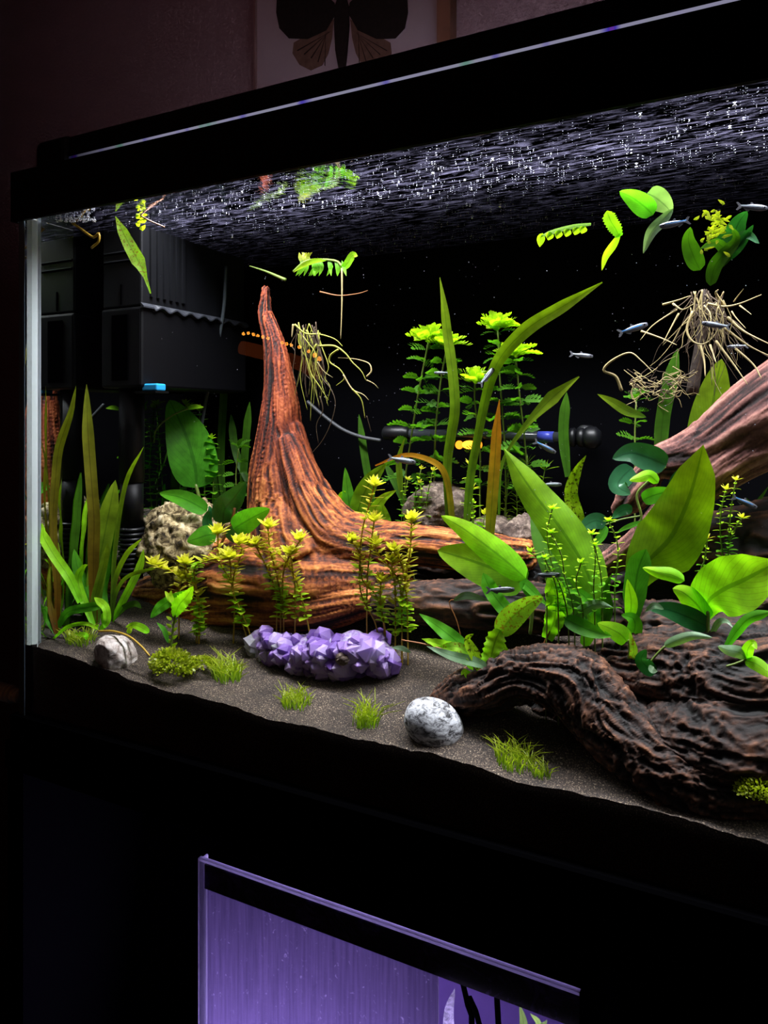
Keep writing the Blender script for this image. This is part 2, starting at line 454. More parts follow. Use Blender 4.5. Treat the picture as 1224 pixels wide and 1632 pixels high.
mk('lens_edge', *box(-0.629, 0.57, 0.0185, 0.0205, H + 0.2718, H + 0.2738), m, lb, False)
mk('diffuser', *box(-0.628, 0.57, 0.024, 0.118, H + 0.2695, H + 0.2705), edge_mat('frosted_diffuser', (0.8, 0.8, 0.85, 1), 0.7), lb, False)

# ---------------------------------------------------------------- framed moth picture on the wall
yw = 0.62 - DG * 0 - 0.0
dp = 0.60                      # picture face


def P(u, v, d=dp): return at(u, v, d)


pic = thing('framed_picture', (P(560, 0)[0], 0.61, H + 0.48), 'framed illustration of a brown moth hanging on the wall above the tank', 'picture')
xa, xb = P(409, 0)[0], P(700, 0)[0]; zb_ = H + 0.44
cv_ = mk('canvas', *box(xa, xb, 0.602, 0.618, zb_, H + 0.95), plain('picture_paper', rgb(128, 108, 114), 0.9, spec=0.0, noise=0.12, nscale=20), pic, False)
fw = P(721, 0)[0] - xb
M['frame'] = plain('brown_frame', rgb(95, 55, 38), 0.6, noise=0.4, nscale=60)
mk('frame', *box(xb, xb + fw, 0.590, 0.618, zb_ - 0.02, H + 0.97), M['frame'], pic, False)
mk('frame', *box(xa - 0.004, xa, 0.596, 0.618, zb_ - 0.02, H + 0.97), plain('pale_frame', rgb(100, 70, 70), 0.7), pic, False)
mk('frame', *box(xa, xb, 0.590, 0.618, zb_ - 0.02, zb_), M['frame'], pic, False)
mk('frame', *box(xa, xb, 0.590, 0.618, H + 0.95, H + 0.97), M['frame'], pic, False)


def flat(pts, d):            # printed shape on the picture, a hair proud of the paper
    W = [at(u, v, d) for u, v in pts]; n = len(W)
    V = [tuple(p) for p in W] + [(p[0], p[1] + 0.0009, p[2]) for p in W]
    return V, [tuple(range(n)), tuple(range(n, 2 * n))[::-1]] + [(k, (k + 1) % n, n + (k + 1) % n, n + k) for k in range(n)]


M['moth'] = plain('moth_dark', rgb(34, 27, 26), 0.9, spec=0.0, noise=0.6, nscale=150)
M['moth2'] = plain('moth_wing', rgb(92, 66, 58), 0.9, spec=0.0, noise=0.6, nscale=90)
cx = 545


def mirror(pts): return [(2 * cx - u, v - (u - cx) * 0.06 * 0) for u, v in pts][::-1]


fw_ = [(cx - 10, 22), (cx - 25, 48), (cx - 55, 62), (cx - 85, 61), (cx - 100, 45), (cx - 105, 20), (cx - 103, -25), (cx - 90, -50), (cx - 40, -20), (cx - 12, 4)]
hw_ = [(cx - 13, 30), (cx - 16, 60), (cx - 22, 85), (cx - 32, 104), (cx - 50, 112), (cx - 68, 103), (cx - 79, 85), (cx - 77, 68), (cx - 60, 58), (cx - 30, 45)]
for s in (lambda q: q, mirror):
    mk('hind_wing', *flat(s(hw_), 0.6008), M['moth2'], cv_, False)
    mk('fore_wing', *flat(s(fw_), 0.6000), M['moth'], cv_, False)
    for k in range(5):
        pts = s([(cx - 18 - k * 2, 50), (cx - 72 + k * 11, 80 + k * 6), (cx - 71 + k * 11, 81.2 + k * 6)])
        mk('wing_vein', *flat(pts, 0.6002), M['moth'], cv_, False)
mk('moth_body', *flat([(cx - 12, 10), (cx - 13, 40), (cx - 11, 80), (cx - 6, 108), (cx + 6, 108), (cx + 9, 80), (cx + 12, 40), (cx + 11, 10), (cx + 7, -5), (cx - 7, -5)], 0.5995), M['moth'], cv_, False)
for sg in (-1, 1):
    mk('antenna', *flat([(cx + sg * 3, -3), (cx + sg * 16, -18), (cx + sg * 18, -17), (cx + sg * 5, -1)], 0.5995), M['moth'], cv_, False)

# ---------------------------------------------------------------- sand bed
nx, ny = 420, 110
xs = np.linspace(XL + 0.0005, XR - 0.0005, nx); ys = np.linspace(0.0085, YB - 0.0005, ny)
X, Y = np.meshgrid(xs, ys, indexing='ij'); Z = ground(X, Y)
Z = Z + (vnoise(np.stack([X.ravel() * 260, Y.ravel() * 260, X.ravel() * 0], -1), 9) * 0.0007).reshape(X.shape)
Z[:, 0] += (vnoise(np.stack([xs * 60, xs * 0, xs * 0], -1), 3) * 0.0012)
V = np.stack([X.ravel(), Y.ravel(), Z.ravel()], -1)
I = np.arange(nx * ny).reshape(nx, ny)
Fq = np.stack([I[:-1, :-1], I[1:, :-1], I[1:, 1:], I[:-1, 1:]], -1).reshape(-1, 4)
n0 = len(V); low = [(x, 0.0085, z0 + 0.009) for x in xs]
V = np.vstack([V, low, V[I[:, 0]]])
Fs = [(n0 + nx + i, n0 + i, n0 + i + 1, n0 + nx + i + 1) for i in range(nx - 1)]
m, N, L, out = nodes('dark_sand')
tc = N('ShaderNodeTexCoord'); n1 = N('ShaderNodeTexNoise', Scale=950.0, Detail=4.0); L(tc.outputs['Object'], n1.inputs['Vector'])
n2 = N('ShaderNodeTexNoise', Scale=28.0, Detail=4.0); L(tc.outputs['Object'], n2.inputs['Vector'])
r1 = ramp(N, [(0.3, rgb(24, 19, 16)), (0.52, rgb(60, 49, 41)), (0.62, rgb(104, 88, 73)), (0.72, rgb(190, 174, 150))]); L(n1.outputs['Fac'], r1.inputs[0])
r2 = ramp(N, [(0.35, (0.55, 0.55, 0.55)), (0.65, (1, 1, 1))]); L(n2.outputs['Fac'], r2.inputs[0])
mu = N('ShaderNodeMix', data_type='RGBA', blend_type='MULTIPLY'); mu.inputs['Factor'].default_value = 1; L(r1.outputs[0], mu.inputs['A']); L(r2.outputs[0], mu.inputs['B'])
p = N('ShaderNodeBsdfPrincipled', Roughness=0.9); L(mu.outputs['Result'], p.inputs['Base Color'])
b = N('ShaderNodeBump', Strength=0.7, Distance=0.0008); L(n1.outputs['Fac'], b.inputs['Height']); L(b.outputs[0], p.inputs['Normal']); L(p.outputs[0], out.inputs[0])
o = mk('sand_bed', V, Fq.tolist() + Fs, m, org=(0, 0.16, z0))
tag(o, 'dark brown sand bed sloping up from the front glass', 'sand', kind='stuff')

# ---------------------------------------------------------------- water surface, bubbles, drifting specks
nx, ny = 300, 100
xs = np.linspace(XL + 0.0005, XR - 0.0005, nx); ys = np.linspace(0.009, YB - 0.0005, ny)
X, Y = np.meshgrid(xs, ys, indexing='ij')
q = np.stack([X.ravel() * 55, Y.ravel() * 22, X.ravel() * 0], -1)
q2 = np.stack([X.ravel() * 22, Y.ravel() * 14, X.ravel() * 0], -1)
Zw = WZ + (vnoise(q, 21) * 0.00022 + vnoise(q2, 22) * 0.0006)
I = np.arange(nx * ny).reshape(nx, ny)
Fq = np.stack([I[:-1, :-1], I[:-1, 1:], I[1:, 1:], I[1:, :-1]], -1).reshape(-1, 4)
o = mk('water_surface', np.stack([X.ravel(), Y.ravel(), Zw], -1), Fq, M['water'])
tag(o, 'rippled water surface seen from below under the top rim', 'water', kind='stuff')
rng = np.random.default_rng(4)
ico_t = (1 + 5 ** 0.5) / 2
octV = np.array([(1, 0, 0), (-1, 0, 0), (0, 1, 0), (0, -1, 0), (0, 0, 1), (0, 0, -1)], float)
octF = [(0, 2, 4), (2, 1, 4), (1, 3, 4), (3, 0, 4), (2, 0, 5), (1, 2, 5), (3, 1, 5), (0, 3, 5)]


def blobs(pts, rad, flat_=1.0):
    V, Fc = [], []
    for i, (p, r_) in enumerate(zip(pts, rad)):
        V.append(octV * np.array([r_, r_, r_ * flat_]) + p); Fc += [tuple(k + 6 * i for k in f) for f in octF]
    return np.vstack(V), Fc


pts, rad = [], []
while len(pts) < 3400:
    x = rng.uniform(XL + 0.01, 0.25); y = 0.010 + (YB - 0.015) * rng.random() ** 1.15
    dens = 0.30 + 0.7 * (vnoise(np.array([[x * 9, y * 30, 3.0]]), 31)[0] > 0.0)
    if y < 0.05: dens *= 1.5
    if x < -0.42: dens *= 0.35 + max(0, (x + 0.6) * 2)
    if rng.random() > dens: continue
    pts.append((x, y, WZ - 0.0010)); rad.append(min(0.0016, 0.00024 * (1 + rng.pareto(3.2))))
o = mk('surface_bubbles', *blobs(pts, rad, 0.6), M['bubble'], smooth=True)
tag(o, 'tiny white bubbles clinging under the water surface', 'bubbles', kind='stuff')
pts = [at(rng.uniform(250, 1224), rng.uniform(400, 900), rng.uniform(0.02, 0.26)) for _ in range(420)]
pts = [p for p in pts if p[0] > XL + 0.01 and p[2] > ground(p[0], p[1]) + 0.01]
o = mk('drifting_specks', *blobs(pts, [0.00022 + 0.00025 * rng.random() ** 2 for _ in pts]), plain('speck', rgb(130, 130, 140), 0.6))
tag(o, 'fine pale specks drifting in the dark water', 'particles', kind='stuff')


# ---------------------------------------------------------------- driftwood
def driftwood(name, spines, voxel, mat, label, cat, amp=(0.003, 0.0015), freq=(10, 150), seed=1, warp=0.0, gref=0.03):
    parts = []; SP = []
    for sp in spines:
        W = np.array([np.r_[at(u, v, d), r_ * px(u, d)] for (u, v, r_, d) in sp])
        Q = spline(W, 60); SP.append(Q); parts.append(tube(W[:, :3], W[:, 3], ns=20, n=46))
    V, Fc = join(*parts)
    me = bpy.data.meshes.new('tmp'); me.from_pydata([tuple(p) for p in V], [], Fc); o = bpy.data.objects.new('tmp', me); COL.objects.link(o)
    md = o.modifiers.new('r', 'REMESH'); md.mode = 'VOXEL'; md.voxel_size = voxel
    ms_ = o.modifiers.new('s', 'SMOOTH'); ms_.factor = 0.5; ms_.iterations = 8
    dg = bpy.context.evaluated_depsgraph_get(); ev = o.evaluated_get(dg).to_mesh()
    nv = len(ev.vertices); co = np.zeros(nv * 3); ev.vertices.foreach_get('co', co); co = co.reshape(-1, 3)
    nm = np.zeros(nv * 3); ev.vertices.foreach_get('normal', nm); nm = nm.reshape(-1, 3)
    polys = [tuple(p.vertices) for p in ev.polygons]
    o.evaluated_get(dg).to_mesh_clear(); bpy.data.objects.remove(o); bpy.data.meshes.remove(me)
    tot = np.zeros(nv); g = np.zeros(nv); ws = np.zeros(nv)
    for k, Q in enumerate(SP):
        C = Q[:, :3]; T = np.gradient(C, axis=0); T /= np.linalg.norm(T, axis=1)[:, None]
        arc = np.r_[0, np.cumsum(np.linalg.norm(np.diff(C, axis=0), axis=1))]
        best = np.full(nv, 1e9); bi = np.zeros(nv, int)
        for i in range(len(C)):
            d2 = ((co - C[i]) ** 2).sum(1) / (Q[i, 3] + 0.004) ** 2; mm = d2 < best; best[mm] = d2[mm]; bi[mm] = i
        rel = co - C[bi]; t = T[bi]; al = (rel * t).sum(1); s = arc[bi] + al; perp = rel - al[:, None] * t
        rr = Q[bi, 3] + 0.006; pn = perp / rr[:, None] * gref
        wv = np.stack([fbm(co * (30 if warp < 1.5 else 17) + 5 * j, seed + 60 + j, 2) for j in range(3)], -1) * warp
        q3 = np.c_[pn * freq[1] + wv] + (s * freq[0])[:, None] * np.array([0.6, -0.5, 0.62])
        a = 1 - np.abs(fbm(q3, seed + 7 * k, 4)) * 2.6
        b_ = fbm(q3 * 2.7, seed + 7 * k + 3, 3)
        c_ = fbm(np.stack([s * 12 + k * 9, pn[:, 0] * 32, pn[:, 2] * 32], -1), seed + 40 + k, 3)
        wt = np.exp(-3.0 * best) + 1e-9
        e_ = fbm(q3 * 7.0, seed + 90 + k, 2)
        tot += wt * (a * amp[1] + b_ * amp[1] * 0.6 + c_ * amp[0]); g += wt * (0.34 * a + 0.24 * b_ + 0.10 * c_ + 0.22 * e_); ws += wt
    tot /= ws; g /= ws; g = 0.52 + (g - g.mean()) / g.std() * 0.17
    co = co + nm * tot[:, None]
    base = co[:, 2].min()
    ob = mk(name, co, polys, mat, attr={'grain': np.clip(g, 0, 1)})
    tag(ob, label, cat); return ob


M['spire'] = wood_mat('spire_wood', [(0.22, rgb(16, 6, 4)), (0.38, rgb(58, 24, 13)), (0.54, rgb(124, 62, 28)), (0.72, rgb(178, 106, 50)), (0.9, rgb(214, 148, 80))], tip=(0.10, 0.26, (0.62, 0.36, 0.42, 1)))
M['pinkwood'] = wood_mat('branch_wood', [(0.20, rgb(30, 17, 16)), (0.42, rgb(92, 56, 52)), (0.65, rgb(146, 98, 88)), (0.9, rgb(190, 142, 126))])
M['bark'] = wood_mat('bark_wood', [(0.28, rgb(6, 4, 3)), (0.46, rgb(26, 14, 10)), (0.62, rgb(52, 32, 23)), (0.82, rgb(92, 58, 40)), (0.95, rgb(132, 88, 60))], 0.7)

stump = driftwood('driftwood_stump', [
    [(424, 458, 4, .175), (424, 500, 10, .175), (437, 547, 15, .175), (446, 627, 24, .175), (447, 712, 39, .175), (450, 767, 51, .175), (457, 810, 60, .175), (468, 850, 70, .17), (490, 900, 80, .165)],
    [(463, 680, 18, .175), (482, 750, 24, .175), (512, 805, 28, .175), (555, 846, 30, .172), (620, 864, 30, .17)],
    [(455, 700, 20, .165), (490, 800, 34, .16), (535, 858, 38, .158), (600, 878, 34, .16)],
    [(470, 880, 62, .165), (560, 880, 46, .165), (640, 868, 33, .165), (720, 874, 30, .165), (795, 884, 30, .17), (846, 884, 20, .175)],
    [(235, 950, 30, .155), (300, 950, 50, .155), (390, 925, 74, .155), (490, 930, 72, .155), (590, 925, 42, .155), (650, 918, 18, .155)],
    [(225, 988, 16, .135), (300, 978, 34, .137), (400, 965, 46, .14), (490, 965, 46, .14), (570, 955, 30, .14), (625, 945, 12, .14)],
], 0.0014, M['spire'], 'tall pointed orange-brown driftwood stump rising behind the amethyst', 'driftwood', amp=(0.0022, 0.0020), freq=(4, 120), seed=11, warp=0.30, gref=0.034)
driftwood('sunken_shade_wood', [  # a dim plank, plus wood added as dark shade over the pale sand
    [(600, 965, 22, .135), (700, 960, 34, .14), (800, 966, 38, .14), (900, 975, 36, .14), (990, 975, 30, .14)],
    [(860, 960, 30, .20), (960, 930, 40, .20), (1100, 900, 60, .20), (1260, 860, 70, .20)],
    [(640, 900, 16, .21), (760, 905, 30, .21), (880, 930, 40, .20)],
], 0.002, M['bark'], 'almost black sunken wood partly added as dark shade behind the low crypt and sword plants', 'driftwood', amp=(0.004, 0.003), freq=(12, 110), seed=71, warp=0.8)
branch = driftwood('driftwood_branch', [
    [(1300, 610, 72, .15), (1215, 668, 66, .15), (1150, 708, 52, .15), (1095, 728, 38, .15), (1050, 738, 26, .15), (1030, 752, 18, .15)],
    [(1240, 690, 40, .14), (1150, 745, 34, .14), (1085, 800, 28, .14), (1035, 850, 26, .14), (985, 890, 20, .14), (920, 922, 12, .14)],
    [(1040, 745, 20, .15), (1010, 790, 24, .15), (985, 815, 12, .15)],
], 0.0017, M['pinkwood'], 'thick pinkish-brown driftwood branch slanting down behind the tall pointed leaves', 'driftwood', amp=(0.0025, 0.0022), freq=(6, 120), seed=31, warp=0.3, gref=.03)
log = driftwood('driftwood_log', [
    [(708, 1118, 18, .062), (760, 1100, 30, .060), (840, 1078, 36, .056), (915, 1092, 48, .054), (965, 1140, 50, .050), (1020, 1190, 54, .045), (1080, 1228, 58, .042), (1130, 1245, 52, .040), (1200, 1225, 66, .05)],
    [(880, 1062, 28, .085), (960, 1070, 48, .085), (1050, 1075, 66, .085), (1150, 1090, 90, .085), (1300, 1100, 110, .09)],
    [(990, 1180, 30, .06), (1100, 1180, 70, .055), (1220, 1190, 80, .055), (1320, 1180, 80, .06)],
    [(1018, 985, 24, .12), (1060, 1000, 40, .12), (1120, 1010, 40, .12), (1180, 985, 34, .12), (1280, 960, 40, .12)],
    [(1040, 1030, 60, .11), (1150, 1040, 60, .11), (1280, 1040, 60, .11)],
    [(740, 1105, 20, .105), (830, 1112, 34, .105), (920, 1128, 44, .10), (1010, 1150, 50, .09)],  # added mass behind the arch that keeps its hollow dark
], 0.0013, M['bark'], 'dark furrowed driftwood log arching over the sand beside the striped pebble', 'driftwood', amp=(0.0075, 0.0036), freq=(26, 175), seed=51, warp=3.6, gref=.034)


# ---------------------------------------------------------------- rocks
def sphere_grid(nu, nv):
    V = [(0, 0, -1)]
    for i in range(1, nv):
        t = math.pi * i / nv
        for k in range(nu):
            p_ = 2 * math.pi * k / nu; V.append((math.sin(t) * math.cos(p_), math.sin(t) * math.sin(p_), -math.cos(t)))
    V.append((0, 0, 1)); Fc = [(0, 1 + (k + 1) % nu, 1 + k) for k in range(nu)]
    for i in range(nv - 2):
        for k in range(nu):
            a = 1 + i * nu + k; b = 1 + i * nu + (k + 1) % nu; Fc.append((a, b, b + nu, a + nu))
    m_ = len(V) - 1; o_ = 1 + (nv - 2) * nu
    Fc += [(m_, o_ + k, o_ + (k + 1) % nu) for k in range(nu)]
    return np.array(V), Fc


def rock(name, u, v, d, rw, rh, mat, label, rough=0.12, fr=3, seed=0, nu=72, nv=48, depth=None, ridge=0.0, rot=0.0, cat='rock', power=1.0, shear=0.0):
    c = at(u, v, d); k = px(u, d); S, Fc = sphere_grid(nu, nv)
    S = np.sign(S) * np.abs(S) ** power
    n_ = fbm(S * fr + seed, seed, 5); n2_ = 1 - np.abs(fbm(S * fr * 2 + 9, seed + 3, 4)) * 2
    S = S * (1 + rough * n_ + ridge * n2_)[:, None]
    A = np.stack([S[:, 0] * rw * k, S[:, 1] * (depth or rw) * k, S[:, 2] * rh * k], -1)
    A[:, 0] += A[:, 2] * shear
    cr, sr = math.cos(rot), math.sin(rot); x_ = A[:, 0] * cr - A[:, 2] * sr; z_ = A[:, 0] * sr + A[:, 2] * cr; A[:, 0] = x_; A[:, 2] = z_
    cp, sp_ = math.cos(PHI), math.sin(PHI); x_ = A[:, 0] * cp - A[:, 1] * sp_; y_ = A[:, 0] * sp_ + A[:, 1] * cp; A[:, 0] = x_; A[:, 1] = y_
    V = A + c
    V[:, 1] = np.clip(V[:, 1], 0.0095, YB - 0.001)
    return tag(mk(name, V, Fc, mat), label, cat)


M['pumice'] = stone_mat('pumice', [(0.36, rgb(16, 12, 8)), (0.46, rgb(90, 74, 46)), (0.55, rgb(180, 160, 116)), (0.72, rgb(240, 228, 196))], 90, 0.9, 1.6)  # dark stops put shade into the colour of the pits
M['darkrock'] = stone_mat('dark_rock', [(0.3, rgb(30, 24, 22)), (0.5, rgb(92, 76, 68)), (0.7, rgb(170, 150, 134))], 120, 0.9, 1.0)
M['whitestone'] = stone_mat('white_stone', [(0.36, rgb(80, 64, 56)), (0.45, rgb(160, 146, 138)), (0.6, rgb(206, 198, 194)), (0.8, rgb(230, 226, 222))], 90, 0.7, 0.7)
M['gneiss'] = stone_mat('gneiss', [(0.37, rgb(24, 24, 26)), (0.44, rgb(110, 110, 114)), (0.53, rgb(190, 192, 198)), (0.68, rgb(235, 237, 242))], 150, 0.55, 0.3, (1.0, 1.0, 1.6), 0.7)
rock('pumice_rock', 292, 870, 0.135, 62, 66, M['pumice'], 'tan pitted rock behind the yellow stems, beside the black filter pipe', 0.30, 2.2, 3, ridge=0.10, nu=120, nv=84)
rock('pumice_rock', 352, 845, 0.165, 34, 38, M['pumice'], 'pale pitted rock wedged between tan rock and driftwood spire', 0.30, 2.2, 8, ridge=0.08)
rock('mossy_rock', 700, 815, 0.235, 52, 44, M['darkrock'], 'brown grainy rock behind the stump root, under the heater', 0.22, 2.6, 13, ridge=0.08)
rock('grey_rock', 795, 848, 0.24, 50, 26, M['darkrock'], 'low grey rock between stump root and back glass', 0.22, 2.8, 17, ridge=0.08)
rock('brown_rock', 838, 862, 0.20, 32, 38, M['darkrock'], 'reddish brown rock at the end of the stump root', 0.25, 2.6, 23, ridge=0.1)
rock('white_stone', 185, 1042, 0.026, 29, 27, M['whitestone'], 'small rough white stone on the sand near the glass corner', 0.20, 1.8, 29, ridge=0.05, power=0.85, shear=-0.22)
rock('striped_pebble', 692, 1155, 0.030, 51, 39, M['gneiss'], 'smooth grey and white speckled pebble lying by the front glass', 0.05, 1.3, 37, rot=-0.55, nu=64, nv=40, depth=34)

# amethyst: rock base crowded with crystals
am = thing('amethyst_cluster', gp(510, 0.075), 'rough purple amethyst cluster lying on the sand in front of the stump', 'crystal')


def quartz_mat(name, c1, c2):
    m, N, L, out = nodes(name); tc = N('ShaderNodeTexCoord'); nz = N('ShaderNodeTexNoise', Scale=130.0, Detail=8.0, Roughness=0.7, Distortion=1.4); L(tc.outputs['Object'], nz.inputs['Vector'])
    oi = N('ShaderNodeObjectInfo'); ad = N('ShaderNodeMath', operation='MULTIPLY_ADD'); L(oi.outputs['Random'], ad.inputs[0]); ad.inputs[1].default_value = 0.30; L(nz.outputs['Fac'], ad.inputs[2])
    r = ramp(N, [(0.46, c1), (0.70, c2), (0.92, rgb(225, 214, 244))]); L(ad.outputs[0], r.inputs[0])
    p = N('ShaderNodeBsdfPrincipled', Roughness=0.16); L(r.outputs[0], p.inputs['Base Color'])
    p.inputs['Subsurface Weight'].default_value = 0.35; p.inputs['Subsurface Radius'].default_value = (0.006, 0.004, 0.009); p.inputs['Subsurface Scale'].default_value = 1.0
    t = N('ShaderNodeBsdfTranslucent'); L(r.outputs[0], t.inputs[0]); ms = N('ShaderNodeMixShader'); ms.inputs[0].default_value = 0.3
    b = N('ShaderNodeBump', Strength=0.4, Distance=0.001); L(nz.outputs['Fac'], b.inputs['Height']); L(b.outputs[0], p.inputs['Normal'])
    L(p.outputs[0], ms.inputs[1]); L(t.outputs[0], ms.inputs[2]); L(ms.outputs[0], out.inputs[0]); return m


M['amethyst'] = quartz_mat('amethyst', rgb(112, 74, 168), rgb(172, 138, 212))
M['quartz'] = quartz_mat('grey_quartz', rgb(105, 104, 112), rgb(170, 168, 178))
TOP = [(392, 1030), (400, 1006), (424, 994), (446, 1010), (475, 1014), (520, 1008), (545, 1012), (567, 1000), (592, 1010), (607, 1008), (618, 1030), (627, 1062)]
BOT = [(392, 1034), (402, 1056), (430, 1072), (475, 1084), (530, 1086), (590, 1082), (615, 1076), (627, 1064)]


def interp(T_, u): return float(np.interp(u, [a for a, b in T_], [b for a, b in T_]))


parts = []
for i, (u, r_) in enumerate([(412, 24), (445, 30), (485, 33), (525, 35), (565, 36), (598, 30)]):
    vc = (interp(TOP, u) + interp(BOT, u)) / 2; c = at(u, vc + 3, 0.088)
    S, Fc = sphere_grid(16, 10); S = S * (1 + 0.15 * fbm(S * 2 + i, i))[:, None]
    parts.append((S * np.array([r_ * 0.95, r_ * 0.62, (interp(BOT, u) - interp(TOP, u)) * 0.47]) * px(u, 0.088) + c, Fc))
mk('rock_base', *join(*parts), M['amethyst'], am, False)
hexa = [(math.cos(k * math.pi / 3 + .1 * (k % 3)), math.sin(k * math.pi / 3 + .1 * (k % 3))) for k in range(6)]
cv = [(x, y, -1.0) for x, y in hexa] + [(x, y, 0.35 + 0.12 * ((k * 7) % 3 - 1)) for k, (x, y) in enumerate(hexa)] + [(0.1, -0.05, 1.05)]
cf = [(k, (k + 1) % 6, 6 + (k + 1) % 6, 6 + k) for k in range(6)] + [(6 + k, 6 + (k + 1) % 6, 12) for k in range(6)] + [tuple(range(6))[::-1]]
protos = []
for nm, mt in (('a', M['amethyst']), ('q', M['quartz'])):
    me = bpy.data.meshes.new('crystal'); me.from_pydata(cv, [], cf); me.materials.append(mt); protos.append(me)
random.seed(12)
org = np.array(am.location)
cnt = 0
for tr in range(900):
    if cnt >= 150: break
    u = random.uniform(396, 622); t_, b_ = interp(TOP, u), interp(BOT, u); f = random.random()
    v = t_ + 4 + (b_ - t_ - 8) * f; bul = math.sin(math.pi * min(1, max(0, (u - 388) / 244))) ** 0.5
    d = 0.088 - 0.030 * bul * math.sin(math.pi * (0.15 + 0.85 * f) * 0.9) ** 0.7
    if f < 0.25: d += random.uniform(0, 0.03)
    p_ = at(u, v, d) - org; s = random.uniform(0.0050, 0.0092) * (1.2 if u > 500 else 1); p_ = p_ + np.array([0, .0060, -.002])
    nrm = Vector((random.gauss(0, 0.30) + (u - 510) / 240, -0.85 + random.gauss(0, .2), 0.70 - 0.9 * f + random.gauss(0, 0.25))).normalized()
    o = bpy.data.objects.new('crystal', protos[1 if (u < 425 + random.gauss(0, 12)) else 0]); COL.objects.link(o); o.parent = am
    q_ = nrm.to_track_quat('Z', 'Y')
    o.matrix_local = Matrix.Translation(Vector(p_)) @ q_.to_matrix().to_4x4() @ Matrix.Rotation(random.random() * 6, 4, 'Z') @ Matrix.Diagonal((s, s * random.uniform(.8, 1.1), s * random.uniform(0.9, 1.3), 1))
    cnt += 1
rock_d = mk('iron_spot', *(lambda SF: (SF[0] * (1 + 0.3 * fbm(SF[0] * 3, 5))[:, None] * np.array([13, 8, 10]) * px(545, .06) + at(546, 1050, 0.060), SF[1]))(sphere_grid(20, 14)), M['darkrock'], am, False)
rock_d['label'] = 'brown rocky patch between the purple crystals'


# ---------------------------------------------------------------- leaves
def blade(C, W, hint=None, cup=0.12, wave=0.0, wf=4.0, nc=7, serr=0.0, twist=0.0, seed=0):
    """C: centre line (n,3) metres, W: half widths; returns V, F, UV. uv.x runs base -> tip"""
    C = np.asarray(C); n = len(C); T = np.gradient(C, axis=0); T /= np.maximum(np.linalg.norm(T, axis=1), 1e-9)[:, None]
    camp = np.array([0, -DG, H])
    V, UV = [], []
    for i in range(n):
        h = (camp - C[i]) if hint is None else np.asarray(hint, float); h = h / np.linalg.norm(h)
        side = np.cross(T[i], h); side /= max(np.linalg.norm(side), 1e-6); nn = np.cross(side, T[i])
        if twist:
            a = twist * (i / (n - 1) - 0.5); side, nn = side * math.cos(a) + nn * math.sin(a), nn * math.cos(a) - side * math.sin(a)
        for j in range(nc):
            s = j / (nc - 1) * 2 - 1
            e_ = 1.0 + (serr * (1 if i % 2 else -1) if abs(s) > 0.9 else 0)
            V.append(C[i] + side * (s * W[i] * e_) + nn * (cup * abs(s) ** 1.4 * W[i] + wave * W[i] * math.sin(i / n * 6.28 * wf + (1.5 if s > 0 else 0) + seed) * abs(s)))
            UV.append((i / (n - 1), j / (nc - 1)))
    Fc = [(i * nc + j, i * nc + j + 1, (i + 1) * nc + j + 1, (i + 1) * nc + j) for i in range(n - 1) for j in range(nc - 1)]
    return V, Fc, UV


PROF = {
    'lance': lambda t: np.sin(np.pi * t ** 0.85) ** 0.8,
    'strap': lambda t: np.clip(np.minimum(1, (1 - t) * 5) ** 0.7 * np.minimum(1, 0.55 + t * 1.4), 0, 1),
    'ovate': lambda t: np.sin(np.pi * np.clip(t, 0, 1) ** 0.62) ** 0.62,
    'spoon': lambda t: np.where(t < .6, 0.16, np.maximum(0.16, np.sin(np.pi * np.clip((t - .52) / .48, 0, 1)) ** 0.7)) * np.minimum(1, (1 - t) * 12 + 0.02),
}


def leafpx(pts, hw, d, parent, mat, shape='lance', name='leaf', cup=0.12, wave=0.0, wf=4.0, n=22, nc=7, label=None, serr=0.0, hint=None, twist=0.0, seed=0):
    """pts base -> tip in picture pixels; hw max half width in pixels; d depth or (base, tip) depths"""
    d = d if isinstance(d, tuple) else (d, d); m_ = len(pts)
    C = spline([at(u, v, d[0] + (d[1] - d[0]) * i / (m_ - 1)) for i, (u, v) in enumerate(pts)], n)
    t = np.linspace(0, 1, n)
    if isinstance(hw, (list, tuple)):
        Wd = np.interp(t, np.linspace(0, 1, len(hw)), hw)
    else: Wd = PROF[shape](t) * hw
    k = px(pts[m_ // 2][0], (d[0] + d[1]) / 2)
    V, Fc, UV = blade(C, np.maximum(Wd, 0.15) * k, hint, cup, wave, wf, nc, serr, twist, seed)
    V = np.array(V); V[:, 1] = np.clip(V[:, 1], 0.0095, YB - 0.001)
    V[:, 0] = np.maximum(V[:, 0], XL + 0.0008)
    o = mk(name, V, Fc, mat, parent, uv=UV)
    if label: o['label'] = label
    return o


def stalk(pts, r_, d, parent, mat, name='stalk', ns=6):
    d = d if isinstance(d, tuple) else (d, d); m_ = len(pts)
    W = [at(u, v, d[0] + (d[1] - d[0]) * i / max(1, m_ - 1)) for i, (u, v) in enumerate(pts)]
    k = px(pts[0][0], d[0]); R = np.array(r_ if isinstance(r_, (list, tuple)) else ([r_ * (1.15 - 0.8 * i / (m_ - 1)) for i in range(m_)] if name == 'root' else [r_] * m_)) * k
    W = np.array(W); W[:, 1] = np.clip(W[:, 1], 0.011, YB - 0.002); W[:, 0] = np.maximum(W[:, 0], XL + 0.002)
    return mk(name, *tube(W, R, ns, max(6, m_ * 5)), mat, parent)


